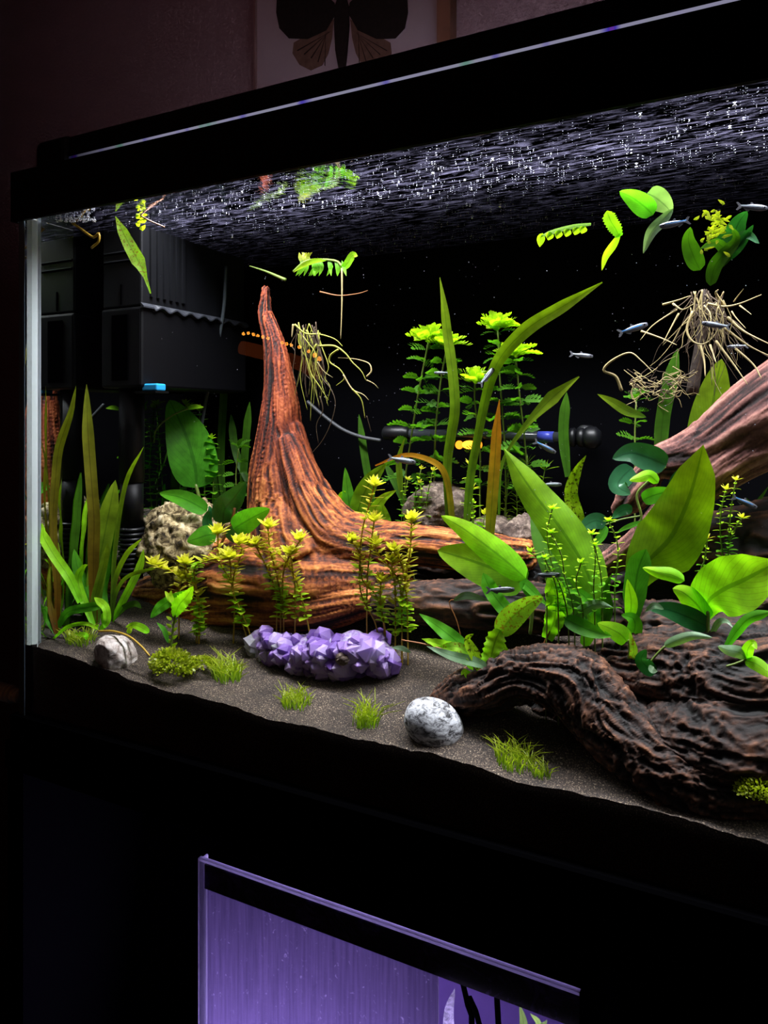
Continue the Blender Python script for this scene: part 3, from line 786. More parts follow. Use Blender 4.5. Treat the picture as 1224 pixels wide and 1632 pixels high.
M['g_sword'] = leaf_mat('sword_leaf', rgb(100, 168, 26), rgb(150, 200, 34), 0.6, vein=16)
M['g_swordy'] = leaf_mat('olive_sword_leaf', rgb(112, 168, 26), rgb(140, 172, 26), 0.6, vein=16)
M['g_bright'] = leaf_mat('bright_leaf', rgb(140, 235, 34), rgb(189, 250, 47), 0.5, vein=10)
M['g_mid'] = leaf_mat('mid_green_leaf', rgb(76, 162, 38), rgb(103, 187, 43), 0.5, vein=10)
M['g_dark'] = leaf_mat('dark_glossy_leaf', rgb(28, 84, 40), rgb(38, 100, 52), 0.3, rough=0.25, vein=12, gloss=0.7)
M['g_blue'] = leaf_mat('blue_green_leaf', rgb(40, 96, 62), rgb(56, 112, 72), 0.25, rough=0.3, vein=12, gloss=0.7)
M['g_strap'] = leaf_mat('strap_leaf', rgb(74, 116, 26), rgb(160, 190, 40), 0.5, vein=0.01)
M['g_strapd'] = leaf_mat('dark_strap_leaf', rgb(59, 106, 22), rgb(79, 130, 28), 0.45, vein=0.01)
M['g_brown'] = leaf_mat('browning_leaf', rgb(110, 60, 16), rgb(128, 140, 34), 0.45, vein=30)
M['g_brown2'] = leaf_mat('browning_tip_leaf', rgb(115, 138, 24), rgb(207, 119, 20), 0.5, vein=30)
M['g_pale'] = leaf_mat('pale_leaf', rgb(112, 148, 104), rgb(150, 180, 146), 0.3, rough=0.3, vein=14)
M['g_spot'] = leaf_mat('spotted_leaf', rgb(152, 199, 28), rgb(189, 229, 38), 0.5, spots=rgb(79, 89, 13), vein=10)
M['g_redspot'] = leaf_mat('red_flecked_leaf', rgb(140, 190, 50), rgb(172, 214, 70), 0.5, spots=rgb(140, 120, 40), vein=12)
M['g_yel'] = leaf_mat('yellow_small_leaf', rgb(206, 200, 50), rgb(236, 226, 90), 0.5, vein=0.01, rib=0.2)
M['g_yg'] = leaf_mat('yellowgreen_small_leaf', rgb(164, 223, 41), rgb(220, 250, 57), 0.5, vein=0.01, rib=0.3)
M['g_small'] = leaf_mat('small_green_leaf', rgb(98, 174, 36), rgb(140, 211, 45), 0.5, vein=0.01, rib=0.3)
M['g_wist'] = leaf_mat('feather_leaf', rgb(74, 132, 36), rgb(92, 150, 40), 0.5, vein=0.01, rib=0.3)
M['g_wisttop'] = leaf_mat('feather_top_leaf', rgb(150, 200, 40), rgb(196, 226, 54), 0.55, vein=0.01, rib=0.2)
M['g_grass'] = leaf_mat('grass_blade', rgb(120, 165, 36), rgb(205, 215, 60), 0.5, vein=0.01, rib=0.1)
M['g_moss'] = leaf_mat('moss_leaf', rgb(140, 160, 34), rgb(200, 204, 60), 0.5, vein=0.01, rib=0.1)
M['stem'] = plain('green_stem', rgb(96, 116, 40), 0.5)
M['stem_y'] = plain('yellow_stem', rgb(176, 140, 40), 0.5)
M['stem_r'] = plain('reddish_stem', rgb(130, 78, 36), 0.5)
M['root'] = plain('pale_root', rgb(168, 150, 100), 0.6, noise=0.4, nscale=80)
M['root_g'] = plain('yellowgreen_root', rgb(150, 150, 50), 0.6, noise=0.4, nscale=80)
M['root_b'] = plain('brown_root', rgb(70, 52, 30), 0.7, noise=0.5, nscale=80)


def plant(name, u, d, label, group=None, cat='plant'):
    return thing(name, gp(u, d), label, cat, group)


# --- the broad-leaved plants, front to back
t = plant('sword_plant', 950, 0.085, 'sword plant with one very tall leaf leaning over the stump root')
leafpx([(946, 1010), (946, 950), (930, 900), (892, 840), (850, 785), (803, 715)], [1.5, 22, 34, 33, 28, 20, 0.5], (.085, .10), t, M['g_sword'], cup=-.25, wave=.05, n=36, nc=11, label='tall pointed leaf, yellow green, tip leaning away')
leafpx([(940, 1005), (905, 930), (870, 860), (850, 800)], 30, (.09, .13), t, M['g_strapd'], 'ovate', n=26)
leafpx([(940, 1000), (925, 960), (930, 920), (955, 890)], 10, (.09, .12), t, M['g_mid'])
leafpx([(938, 1000), (915, 970), (905, 930), (900, 905)], 9, (.09, .11), t, M['g_mid'])
t = plant('sword_plant', 1012, 0.10, 'sword plant with a broad upright leaf crossing the pinkish branch')
leafpx([(1008, 985), (1010, 945), (1028, 900), (1068, 858), (1094, 805), (1110, 755), (1121, 709)], [2, 10, 30, 52, 47, 38, 27, 0.4], (.11, .09), t, M['g_swordy'], cup=-.15, wave=.04, n=38, nc=11, label='broad olive-yellow leaf with pointed tip')
leafpx([(1008, 985), (1012, 940), (1018, 905), (1030, 875)], 18, (.10, .10), t, M['g_mid'], 'strap', n=20)
leafpx([(1002, 992), (1006, 960), (1000, 923)], 10, (.075, .07), t, M['g_bright'], 'lance', label='small upright bright green leaf')
t = plant('broadleaf_plant', 835, 0.095, 'low plant with two overlapping broad leaves hanging over the root end')
leafpx([(838, 934), (800, 912), (750, 893), (697, 877)], 34, (.095, .085), t, M['g_sword'], 'ovate', cup=.2, n=26, nc=9, label='lower broad leaf with a dark shaded middle')
leafpx([(838, 922), (805, 893), (765, 862), (735, 840), (703, 822)], 22, (.09, .070), t, M['g_bright'], 'ovate', cup=-.2, n=26, nc=9, label='upper bright green leaf folded along its midrib')
stalk([(845, 1010), (848, 965), (838, 930)], 3, .095, t, M['stem'])
leafpx([(838, 985), (810, 975), (785, 945), (770, 913)], 12, (.08, .075), t, M['g_mid'], 'strap', wave=.2)
leafpx([(845, 955), (835, 930), (852, 945), (872, 965)], 8, (.08, .08), t, M['g_mid'])
t = plant('narrow_leaf_plant', 760, 0.09, 'thin root shoot with one narrow grey-green leaf under the arched root')
stalk([(738, 1030), (728, 990), (716, 960), (728, 955)], 1.0, .10, t, M['stem_r'])
leafpx([(722, 957), (745, 949), (780, 958)], 6, (.09, .085), t, M['g_pale'])

t = plant('crypt_plant', 778, 0.055, 'low leafy crypt plant on the sand next to the amethyst')
stalk([(772, 1082), (780, 1050), (795, 1008)], 2, .06, t, M['stem_r'])
leafpx([(795, 1010), (815, 985), (840, 965), (866, 951)], 19, (.06, .05), t, M['g_redspot'], 'ovate', cup=.15, n=24, nc=9, label='pale yellow green leaf flecked with red veins')
leafpx([(775, 1085), (782, 1050), (790, 1020), (800, 1000)], 15, (.05, .06), t, M['g_bright'], 'strap', wave=.25, serr=.1)
leafpx([(775, 1080), (745, 1050), (710, 1030), (672, 1018)], 11, (.055, .05), t, M['g_bright'], 'lance', wave=.25, serr=.08)
leafpx([(772, 1080), (750, 1045), (725, 1030), (690, 1035)], 8, (.05, .05), t, M['g_redspot'], 'lance', wave=.2)
leafpx([(765, 1075), (735, 1030), (700, 1000), (668, 978)], 12, (.06, .065), t, M['g_mid'], 'lance', wave=.2)
leafpx([(770, 1080), (760, 1050), (745, 1020), (755, 1010)], 9, (.05, .05), t, M['g_spot'], 'lance')
leafpx([(778, 1080), (770, 1060), (720, 1045), (680, 1030)], 8, (.05, .045), t, M['g_pale'], 'lance', wave=.15)
leafpx([(770, 1082), (750, 1078), (740, 1070), (735, 1076)], 7, (.05, .045), t, M['g_bright'], 'ovate')
leafpx([(775, 1085), (800, 1060), (805, 1040), (800, 1020)], 9, (.06, .06), t, M['g_bright'], 'lance', serr=.1)
stalk([(772, 1082), (740, 1050), (690, 1030), (640, 1020)], 1.4, .05, t, M['stem_r'])
leafpx([(655, 1040), (640, 1033), (624, 1032)], 4, .05, t, M['g_pale'])
t = plant('narrow_leaf_plant', 875, 0.085, 'single wavy upright leaf standing on top of the dark log')
stalk([(862, 1045), (868, 1025), (876, 1005)], 1.8, .075, t, M['stem_r'])
leafpx([(872, 1018), (884, 985), (886, 950), (876, 915)], 16, (.075, .07), t, M['g_bright'], 'strap', wave=.25, n=26, serr=.04)

t = plant('anubias_plant', 985, 0.07, 'spreading green leaf rosette rooted on the dark log behind its ridge')
leafpx([(905, 990), (925, 975), (950, 963), (977, 968)], 9, (.075, .06), t, M['g_pale'], 'lance', cup=-.3)
leafpx([(900, 986), (925, 998), (950, 1008), (975, 1014)], 13, (.07, .055), t, M['g_mid'], 'ovate', cup=.3)
leafpx([(1002, 1026), (990, 1012), (975, 1003), (952, 993)], 15, (.07, .055), t, M['g_bright'], 'ovate', cup=-.1, n=20, nc=9)
leafpx([(1004, 1020), (1012, 1000), (1008, 985), (990, 980)], 12, (.075, .07), t, M['g_mid'], 'ovate')
leafpx([(930, 1030), (938, 1010), (944, 990), (946, 975)], 10, (.075, .07), t, M['g_small'], 'ovate')
leafpx([(900, 986), (892, 960), (890, 930)], 5, (.075, .08), t, M['g_spot'])
leafpx([(955, 1010), (945, 970), (925, 945), (900, 940)], 9, (.085, .08), t, M['g_mid'], 'lance', wave=.15)
leafpx([(960, 1010), (968, 970), (965, 940), (975, 915)], 9, (.09, .09), t, M['g_strapd'], 'lance', wave=.15)
leafpx([(940, 1010), (915, 985), (895, 965), (868, 960)], 8, (.08, .07), t, M['g_small'], 'lance', wave=.15)
stalk([(1002, 1050), (1003, 1035), (1002, 1020)], 2, .06, t, M['stem'])
leafpx([(1006, 1052), (1010, 1035), (1003, 1008)], 6, (.06, .055), t, M['g_redspot'], 'ovate')

t = plant('anubias_plant', 1125, 0.085, 'plant with a huge rounded leaf at the edge of the picture')
leafpx([(1126, 990), (1128, 960), (1152, 940), (1190, 922), (1240, 895)], [2, 30, 44, 46, 34, 2], (.08, .06), t, M['g_bright'], cup=.18, n=30, nc=11, wave=.04, label='very large rounded bright green leaf')
leafpx([(1126, 990), (1112, 965), (1090, 945), (1072, 938)], 20, (.075, .065), t, M['g_bright'], 'ovate', cup=-.3)
leafpx([(1130, 1000), (1100, 985), (1065, 972), (1030, 968)], 17, (.075, .06), t, M['g_dark'], 'ovate', cup=.2)
leafpx([(1091, 926), (1070, 916), (1048, 912), (1024, 905)], 11, (.07, .06), t, M['g_bright'], 'ovate', cup=-.4)
leafpx([(1058, 971), (1043, 965), (1028, 975)], 5, (.06, .06), t, M['g_pale'])
stalk([(1128, 1030), (1128, 1005), (1128, 975)], 3.2, .075, t, M['stem'])
leafpx([(1132, 1015), (1145, 992), (1158, 990), (1168, 1000)], 5, (.075, .06), t, M['g_pale'], 'lance')
t = plant('anubias_plant', 1055, 0.05, 'small plant with a long pale leaf creeping over the dark log')
leafpx([(1058, 1030), (1080, 1020), (1105, 1013), (1135, 1016)], 8, (.045, .03), t, M['g_pale'], 'ovate', cup=-.4)
stalk([(1030, 1064), (1045, 1045), (1060, 1030)], 2, (.045, .045), t, M['stem'])
leafpx([(1044, 1074), (1030, 1062), (1022, 1050), (1030, 1035)], 12, (.045, .035), t, M['g_dark'], 'ovate')
leafpx([(1035, 1060), (1040, 1068), (1048, 1070)], 5, (.04, .035), t, M['g_pale'])
t = plant('anubias_plant', 1180, 0.035, 'small pale-leaved plant on the outer flank of the dark log')
leafpx([(1190, 1050), (1178, 1040), (1160, 1036), (1144, 1030)], 10, (.035, .02), t, M['g_pale'], 'ovate', cup=-.3)
leafpx([(1190, 1050), (1192, 1035), (1200, 1025), (1206, 1035)], 9, (.035, .025), t, M['g_bright'], 'ovate')
leafpx([(1186, 1052), (1205, 1058), (1225, 1072), (1240, 1080)], 11, (.035, .02), t, M['g_bright'], 'ovate', cup=-.2)
leafpx([(1158, 1030), (1175, 1005), (1195, 985), (1230, 975)], 8, (.04, .03), t, M['g_mid'], 'strap', cup=-.3)
stalk([(1158, 1062), (1172, 1058), (1190, 1051)], 2, .035, t, M['stem'])

t = thing('anubias_plant', at(1030, 830, .12), 'dark blue-green rounded leaves growing on the pinkish branch', 'plant')
leafpx([(1062, 742), (1035, 730), (1005, 722), (976, 731)], 21, (.12, .10), t, M['g_blue'], 'ovate', cup=.25, n=26, nc=9, label='large dark blue-green leaf')
leafpx([(1008, 745), (992, 760), (985, 775), (1005, 788)], 17, (.12, .11), t, M['g_blue'], 'ovate', cup=.1, nc=9)
leafpx([(1049, 770), (1035, 758), (1018, 762), (1003, 766)], 9, (.11, .095), t, M['g_bright'], 'ovate', cup=-.3, label='small curled bright green leaf')
leafpx([(1024, 797), (1040, 790), (1058, 785), (1076, 782)], 13, (.115, .10), t, M['g_mid'], 'ovate', cup=.2)
leafpx([(1072, 782), (1080, 765), (1090, 750), (1098, 735)], 11, (.12, .12), t, M['g_dark'], 'ovate')
leafpx([(1008, 813), (997, 812), (985, 818), (976, 826)], 9, (.12, .11), t, M['g_dark'], 'ovate')
leafpx([(1028, 830), (1010, 836), (995, 842), (982, 850)], 4, (.12, .11), t, M['g_mid'], 'lance')
leafpx([(966, 835), (950, 830), (935, 836), (924, 846)], 13, (.13, .12), t, M['g_blue'], 'ovate')
leafpx([(966, 838), (958, 855), (945, 868), (938, 866)], 7, (.13, .12), t, M['g_mid'], 'ovate')
leafpx([(1072, 812), (1060, 806), (1050, 810)], 6, (.12, .115), t, M['g_blue'], 'ovate')
stalk([(1010, 860), (1022, 825), (1015, 790), (1030, 770), (1060, 744)], 2, .125, t, M['stem'])
stalk([(1022, 822), (990, 828), (966, 836)], 1.5, .125, t, M['stem'])

# left anubias on the pumice
t = thing('anubias_plant', at(335, 880, .125), 'glossy green anubias between the tan rock and the driftwood spire', 'plant')
leafpx([(330, 815), (310, 803), (285, 792), (254, 786)], 14, (.12, .10), t, M['g_mid'], 'ovate', cup=.2)
leafpx([(345, 852), (330, 853), (315, 858), (298, 863)], 16, (.11, .095), t, M['g_mid'], 'ovate', cup=-.1)
leafpx([(355, 835), (358, 812), (372, 795), (392, 768)], 20, (.125, .115), t, M['g_dark'], 'ovate', cup=.1, nc=9)
leafpx([(372, 843), (390, 832), (408, 822), (430, 811)], 19, (.11, .095), t, M['g_mid'], 'ovate', cup=.15, nc=9, label='front-facing bright leaf in front of the spire')
leafpx([(366, 862), (375, 850), (385, 845), (398, 838)], 13, (.12, .11), t, M['g_blue'], 'ovate')
leafpx([(335, 850), (330, 830), (335, 815), (333, 806)], 8, (.12, .12), t, M['g_dark'], 'ovate')
stalk([(340, 900), (352, 868), (368, 835), (374, 810)], 2.4, .12, t, M['stem_r'])
t = plant('sword_plant', 318, 0.21, 'back plant with one wide upright oval leaf behind the tan rock')
stalk([(322, 860), (318, 800), (312, 772)], 3, .20, t, M['stem'])
leafpx([(314, 778), (310, 740), (295, 690), (270, 637)], 37, (.20, .19), t, M['g_mid'], 'ovate', cup=.1, n=28, nc=11)
stalk([(232, 705), (250, 683), (275, 662), (300, 651)], 1.4, .18, t, M['stem'])
leafpx([(296, 652), (310, 648), (325, 649)], 4, .18, t, M['g_bright'], 'lance', label='tiny yellow leaf on a thin curved stalk')
leafpx([(262, 830), (250, 800), (236, 765), (228, 720)], 13, (.22, .22), t, M['g_strapd'], 'strap')
leafpx([(255, 840), (262, 810), (255, 790), (248, 770)], 8, (.2, .2), t, M['g_mid'])
leafpx([(235, 840), (228, 815), (225, 800)], 9, (.2, .2), t, M['g_mid'])

# left strap-leaved clump
t = plant('strap_leaf_plant', 95, 0.035, 'tall strap-leaved clump beside the pale glass corner')
B = (90, 1010)
for pts, hw, mt, dd in [
    ([B, (92, 940), (86, 875), (84, 829), (88, 771), (94, 714), (113, 657), (121, 615)], 6.5, 'g_brown', (.035, .03)),
    ([(128, 960), (110, 920), (83, 880), (57, 833)], 8, 'g_bright', (.03, .02)),
    ([B, (75, 960), (62, 900), (58, 860)], 7, 'g_strap', (.04, .04)),
    ([B, (100, 950), (102, 890), (110, 820), (117, 752)], 10, 'g_strapd', (.05, .07)),
    ([B, (70, 975), (56, 968)], 6, 'g_mid', (.03, .02)),
    ([(85, 1018), (108, 999), (137, 994), (158, 1004)], 3, 'g_bright', (.03, .02)),
    ([B, (80, 960), (72, 930), (68, 900)], 6, 'g_brown', (.03, .03)),
    ([(92, 1000), (108, 976), (140, 968), (170, 964)], 7, 'g_mid', (.035, .04)),
]: leafpx(pts, hw, dd, t, M[mt], 'strap', n=24, nc=5, wave=.1, cup=.15)
t = plant('strap_leaf_plant', 150, 0.06, 'dense strap-leaved clump with a browning leaf before the filter pipe')
B = (150, 1000)
for pts, hw, mt, dd in [
    ([B, (149, 940), (149, 880), (150, 829), (146, 771), (140, 686), (138, 612)], 9, 'g_brown', (.06, .05)),
    ([B, (140, 930), (130, 850), (128, 770)], 13, 'g_strapd', (.07, .09)),
    ([B, (152, 930), (165, 860), (177, 800), (184, 765)], 14, 'g_strap', (.065, .08)),
    ([B, (160, 930), (178, 850), (170, 800), (160, 770)], 12, 'g_mid', (.08, .11)),
    ([B, (120, 900), (112, 850), (125, 805), (138, 795)], 7, 'g_bright', (.07, .08)),
    ([B, (150, 960), (165, 900), (172, 865)], 6, 'g_strap', (.055, .05)),
    ([B, (140, 950), (125, 910), (118, 875)], 8, 'g_mid', (.06, .06)),
    ([B, (125, 930), (132, 905), (140, 900)], 6, 'g_bright', (.05, .05)),
]: leafpx(pts, hw, dd, t, M[mt], 'strap', n=24, nc=5, wave=.12, cup=.15)
t = plant('strap_leaf_plant', 180, 0.085, 'thin-leaved clump arching around the black filter pipe')
B = (178, 990)
for pts, hw, mt, dd in [
    ([B, (183, 880), (200, 772), (229, 712)], 3.5, 'g_strap', (.075, .06)),
    ([B, (182, 930), (200, 886), (226, 858)], 4, 'g_strap', (.07, .05)),
    ([B, (200, 950), (222, 905), (229, 875)], 6, 'g_bright', (.075, .075)),
    ([B, (185, 945), (205, 918), (250, 905)], 3, 'g_strap', (.07, .06)),
    ([B, (165, 950), (170, 900), (172, 868)], 6, 'g_mid', (.08, .09)),
    ([B, (195, 970), (215, 962), (226, 970)], 5, 'g_strapd', (.08, .07)),
    ([(160, 1003), (170, 990), (168, 968), (150, 952)], 6, 'g_bright', (.03, .03)),
    ([(168, 1000), (165, 985), (166, 975)], 4, 'g_bright', (.03, .03)),
]: leafpx(pts, hw, dd, t, M[mt], 'strap', n=22, nc=5, wave=.1)
t = plant('runner_plant', 205, 0.03, 'creeping runner with small leaves on the sand behind the white stone')
stalk([(157, 1006), (180, 1006), (205, 1014), (225, 1030), (238, 1045)], 1.6, (.025, .02), t, M['stem_y'])
leafpx([(238, 1008), (225, 1000), (212, 996), (200, 1000)], 6, .03, t, M['g_bright'], 'ovate')
leafpx([(205, 1010), (207, 1003), (212, 998)], 4, .03, t, M['g_yg'], 'ovate')
leafpx([(155, 1004), (153, 1000), (158, 995)], 3, .03, t, M['g_bright'], 'ovate')
leafpx([(138, 1020), (136, 1012), (118, 1010)], 4, .03, t, M['g_bright'], 'ovate')
leafpx([(268, 1025), (262, 1005), (250, 992)], 4, .04, t, M['g_mid'])

# sprig with larger leaf, before the tan rock
t = plant('leafy_sprig', 278, 0.05, 'upright sprig with two serrated leaves behind the mossy tuft')
stalk([(272, 1035), (276, 1000), (280, 970), (272, 945)], 1.8, .045, t, M['stem'])
leafpx([(278, 985), (285, 965), (298, 950), (308, 934)], 12, (.045, .035), t, M['g_bright'], 'lance', serr=.1, wave=.1)
leafpx([(240, 985), (255, 968), (275, 955), (300, 940)], 9, (.05, .05), t, M['g_mid'], 'lance', wave=.15)
leafpx([(274, 960), (268, 950), (263, 942)], 4, .04, t, M['g_yg'], 'ovate')
leafpx([(276, 962), (272, 950), (273, 941)], 4, .04, t, M['g_yg'], 'ovate')
random.seed(3)
for k in range(9):
    v = 1030 - k * 6; s = -1 if k % 2 else 1
    leafpx([(274, v), (274 + s * 5, v - 3), (274 + s * 9, v - 6)], 2.6, .045, t, M['g_yg'], 'ovate', n=6, nc=3)


# ---------------------------------------------------------------- stem plants
def leaf_proto(nm, mat, L_, W_, shape='ovate', n=7, nc=3, droop=0.25):
    t = np.linspace(0, 1, n); C = np.stack([t * L_, 0 * t, -droop * L_ * t * t + 0.12 * L_ * t], -1)
    V, Fc, UV = blade(C, np.maximum(PROF[shape](t), 0.05) * W_, (0, 0, 1), .15, nc=nc)
    me = bpy.data.meshes.new(nm); me.from_pydata([tuple(p) for p in V], [], Fc)
    me.polygons.foreach_set('use_smooth', [True] * len(me.polygons))
    l = me.uv_layers.new(name='uv'); idx = np.zeros(len(me.loops), int); me.loops.foreach_get('vertex_index', idx); l.data.foreach_set('uv', np.array(UV)[idx].ravel())
    me.materials.append(mat); return me


def feather_proto(nm, mat, L_, lobes=5, lw=0.10):
    V, Fc, UV = [], [], []

    def strip(a, b, w_):
        a = np.array(a); b = np.array(b); d = b - a; s = np.cross(d, (0, 0, 1)); s = s / np.linalg.norm(s) * w_; n = len(V)
        mid = a + d * 0.6
        for p in (a - s * 0.5, a + s * 0.5, mid + s, mid - s, b): V.append(tuple(p)); UV.append((0.5 + 0.5 * (np.linalg.norm(p) / L_), 0.8))
        Fc.extend([(n, n + 1, n + 2, n + 3), (n + 3, n + 2, n + 4)])
    z = lambda x: 0.25 * x - 0.5 * x * x / L_
    xs_ = np.linspace(0, 1, 4)
    for i in range(3): strip((xs_[i] * L_, 0, z(xs_[i] * L_)), (xs_[i + 1] * L_ * 1.02, 0, z(xs_[i + 1] * L_)), L_ * 0.035)
    for k in range(lobes):
        x = L_ * (0.28 + 0.68 * k / (lobes - 1)); ll = L_ * (0.42 - 0.20 * abs(k / (lobes - 1) - 0.35)) * (0.75 if k == lobes - 1 else 1)
        for s in (-1, 1):
            strip((x, 0, z(x)), (x + ll * 0.72, s * ll * 0.72, z(x) + ll * 0.05), L_ * lw * 0.5)
    strip((L_ * 0.96, 0, z(L_)), (L_ * 1.22, 0, z(L_) - L_ * .04), L_ * lw * 0.6)
    me = bpy.data.meshes.new(nm); me.from_pydata(V, [], Fc)
    l = me.uv_layers.new(name='uv'); idx = np.zeros(len(me.loops), int); me.loops.foreach_get('vertex_index', idx); l.data.foreach_set('uv', np.array(UV)[idx].ravel())
    me.materials.append(mat); return me


def put(parent, me, p, az, el, s, name='leaf', roll=0.0):
    o = bpy.data.objects.new(name, me); COL.objects.link(o); o.parent = parent
    loc = Vector(p) - root_loc(parent)
    o.matrix_local = Matrix.Translation(loc) @ Matrix.Rotation(az, 4, 'Z') @ Matrix.Rotation(-el, 4, 'Y') @ Matrix.Rotation(roll, 4, 'X') @ Matrix.Scale(s, 4)
    return o


LP = {
    'yel': leaf_proto('leaf', M['g_yel'], 1, .20, 'lance', droop=.1), 'yg': leaf_proto('leaf', M['g_yg'], 1, .26, 'ovate'),
    'yround': leaf_proto('leaf', M['g_yg'], .72, .30, 'ovate'),
    'round': leaf_proto('leaf', M['g_small'], 1, .40, 'ovate'), 'smallg': leaf_proto('leaf', M['g_small'], 1, .22, 'lance'),
    'feather': feather_proto('leaf', M['g_wist'], 1, lw=.2), 'feathertop': feather_proto('leaf', M['g_wisttop'], 1, lw=.3),
    'needle': leaf_proto('leaf', M['g_spot'], 1, .05, 'lance', droop=.2),
}


def stem_plant(parent, pts, d, low, high, size, gap, r_=1.3, stem='stem', top=None, topn=8, topsize=1.1, split=0.5, whorl=2, seed=0, bare=0.1, toplen=None):
    """one stem with paired or whorled leaves; low / high: leaf prototypes below / above 'split'"""
    R_ = random.Random(seed * 77 + 5); d = d if isinstance(d, tuple) else (d, d); m_ = len(pts)
    Wp = np.array([at(u, v, d[0] + (d[1] - d[0]) * i / (m_ - 1)) for i, (u, v) in enumerate(pts)])
    g_ = float(ground(Wp[0][0], Wp[0][1]))
    if 0.002 < Wp[0][2] - g_ < 0.16: Wp = np.vstack([[Wp[0][0], Wp[0][1], g_ - 0.002], Wp])
    k = px(pts[0][0], d[0]); mk('stem', *tube(Wp, r_ * k, 5, len(Wp) * 5), M[stem], parent)
    C = spline(Wp[-m_:], 200); arc = np.r_[0, np.cumsum(np.linalg.norm(np.diff(C, axis=0), axis=1))]; Lt = arc[-1]
    s = Lt * bare; az = R_.random() * 6
    while s < Lt - 0.2 * gap * k:
        i = int(np.searchsorted(arc, s)); f = s / Lt; az += math.pi / 2 + R_.uniform(-.4, .4)
        me = LP[high if f > split else low]
        for w_ in range(whorl):
            put(parent, me, C[min(i, 199)], az + w_ * 2 * math.pi / whorl + R_.uniform(-.25, .25), R_.uniform(0.0, .5), size * k * R_.uniform(.8, 1.15) * (1 - .25 * f), roll=R_.uniform(-.9, .9) if low == 'feather' else 0)
        s += gap * k * (1 - 0.35 * f) * R_.uniform(.85, 1.15)
    if top:
        for q_ in range(topn):
            put(parent, LP[top], C[-1], q_ * 2.4 + R_.uniform(-.2, .2), 0.35 + 1.1 * q_ / topn, size * topsize * k * R_.uniform(.8, 1.1) * (1 - .30 * q_ / topn), roll=R_.uniform(-.4, .4))


# feathery background stems
for lab, stems in [
    ('feathery bright-topped stem pair behind the stump root, left of the long strap leaf', [([(645, 780), (655, 700), (668, 620), (683, 545)], 0), ([(692, 780), (694, 690), (702, 610), (712, 555)], 1)]),
    ('short feathery stem between the two tall strap leaves', [([(765, 790), (765, 720), (757, 640), (757, 612)], 2)]),
    ('tallest feathery stem, its pale rosette nearest the water surface', [([(806, 800), (805, 720), (798, 620), (793, 525)], 3)]),
    ('feathery stem whose top shows behind the slanting strap leaf', [([(842, 790), (836, 700), (829, 640), (822, 570)], 4)]),
]:
    u0 = stems[0][0][0][0]; t = plant('feathery_stem_plant', u0, 0.235, lab)
    for pts, sd in stems:
        stem_plant(t, pts, (.235, .20), 'feather', 'feather', 34, 31, 1.4, 'stem', 'feathertop', 20, .95, whorl=4, seed=sd + 3, bare=.08)
t = plant('feathery_stem_plant', 1010, 0.24, 'dim feathery stem under the pale root tangle')
stem_plant(t, [(1012, 740), (1012, 690), (1014, 640)], .22, 'feather', 'feather', 28, 26, 1.4, 'stem', 'feather', 7, 1, whorl=3, seed=41)
t = plant('feathery_stem_plant', 372, 0.25, 'dim feathery stem in the dark between spire and oval leaf')
stem_plant(t, [(378, 800), (376, 760), (380, 715)], .23, 'feather', 'feather', 22, 22, 1.2, 'stem', 'feather', 7, 1, whorl=3, seed=42)
t = plant('bushy_stem_plant', 310, 0.212, 'leafy bush of small round leaves half hidden by the tan rock and the oval leaf')
for i, pts in enumerate([[(300, 860), (308, 760), (304, 700), (300, 650)], [(325, 860), (326, 760), (320, 690), (318, 655)], [(297, 860), (294, 760), (292, 690), (296, 645)], [(338, 860), (340, 770), (336, 700)]]):
    stem_plant(t, pts, (.212, .212), 'round', 'round', 17, 13, 1.2, 'stem', 'yg', 6, .9, seed=50 + i, whorl=3)
t = plant('needle_stem_plant', 812, 0.26, 'dim needle-leaved stems behind the tall sword leaf')
for i, pts in enumerate([[(800, 850), (808, 790), (810, 745)], [(835, 850), (838, 780), (840, 740)], [(862, 850), (862, 790), (868, 750)], [(822, 850), (824, 810), (822, 770)]]):
    stem_plant(t, pts, (.24, .24), 'needle', 'needle', 26, 15, .8, 'stem', 'needle', 7, 1, whorl=5, seed=60 + i)

# small-leaved stems behind the root
t = plant('small_leaf_stem_plant', 650, 0.21, 'small-leaved green stems before the brown grainy rock')
for i, pts in enumerate([[(640, 850), (641, 810), (650, 765)], [(660, 850), (662, 790), (671, 748)], [(682, 850), (680, 800), (690, 750)], [(655, 850), (672, 790), (668, 770)]]):
    stem_plant(t, pts, .20, 'round', 'yg', 11, 10, .9, 'stem', 'yel', 6, .9, seed=70 + i, split=.7)
t = plant('small_leaf_stem_plant', 752, 0.21, 'pale-tipped stem beside the brown strap leaf base')
for i, pts in enumerate([[(755, 860), (750, 800), (749, 742)], [(756, 860), (752, 780)], [(770, 860), (772, 820)]]):
    stem_plant(t, pts, .20, 'yg', 'yg', 20, 15, 1, 'stem', 'yel', 7, .8, seed=80 + i, split=.6)

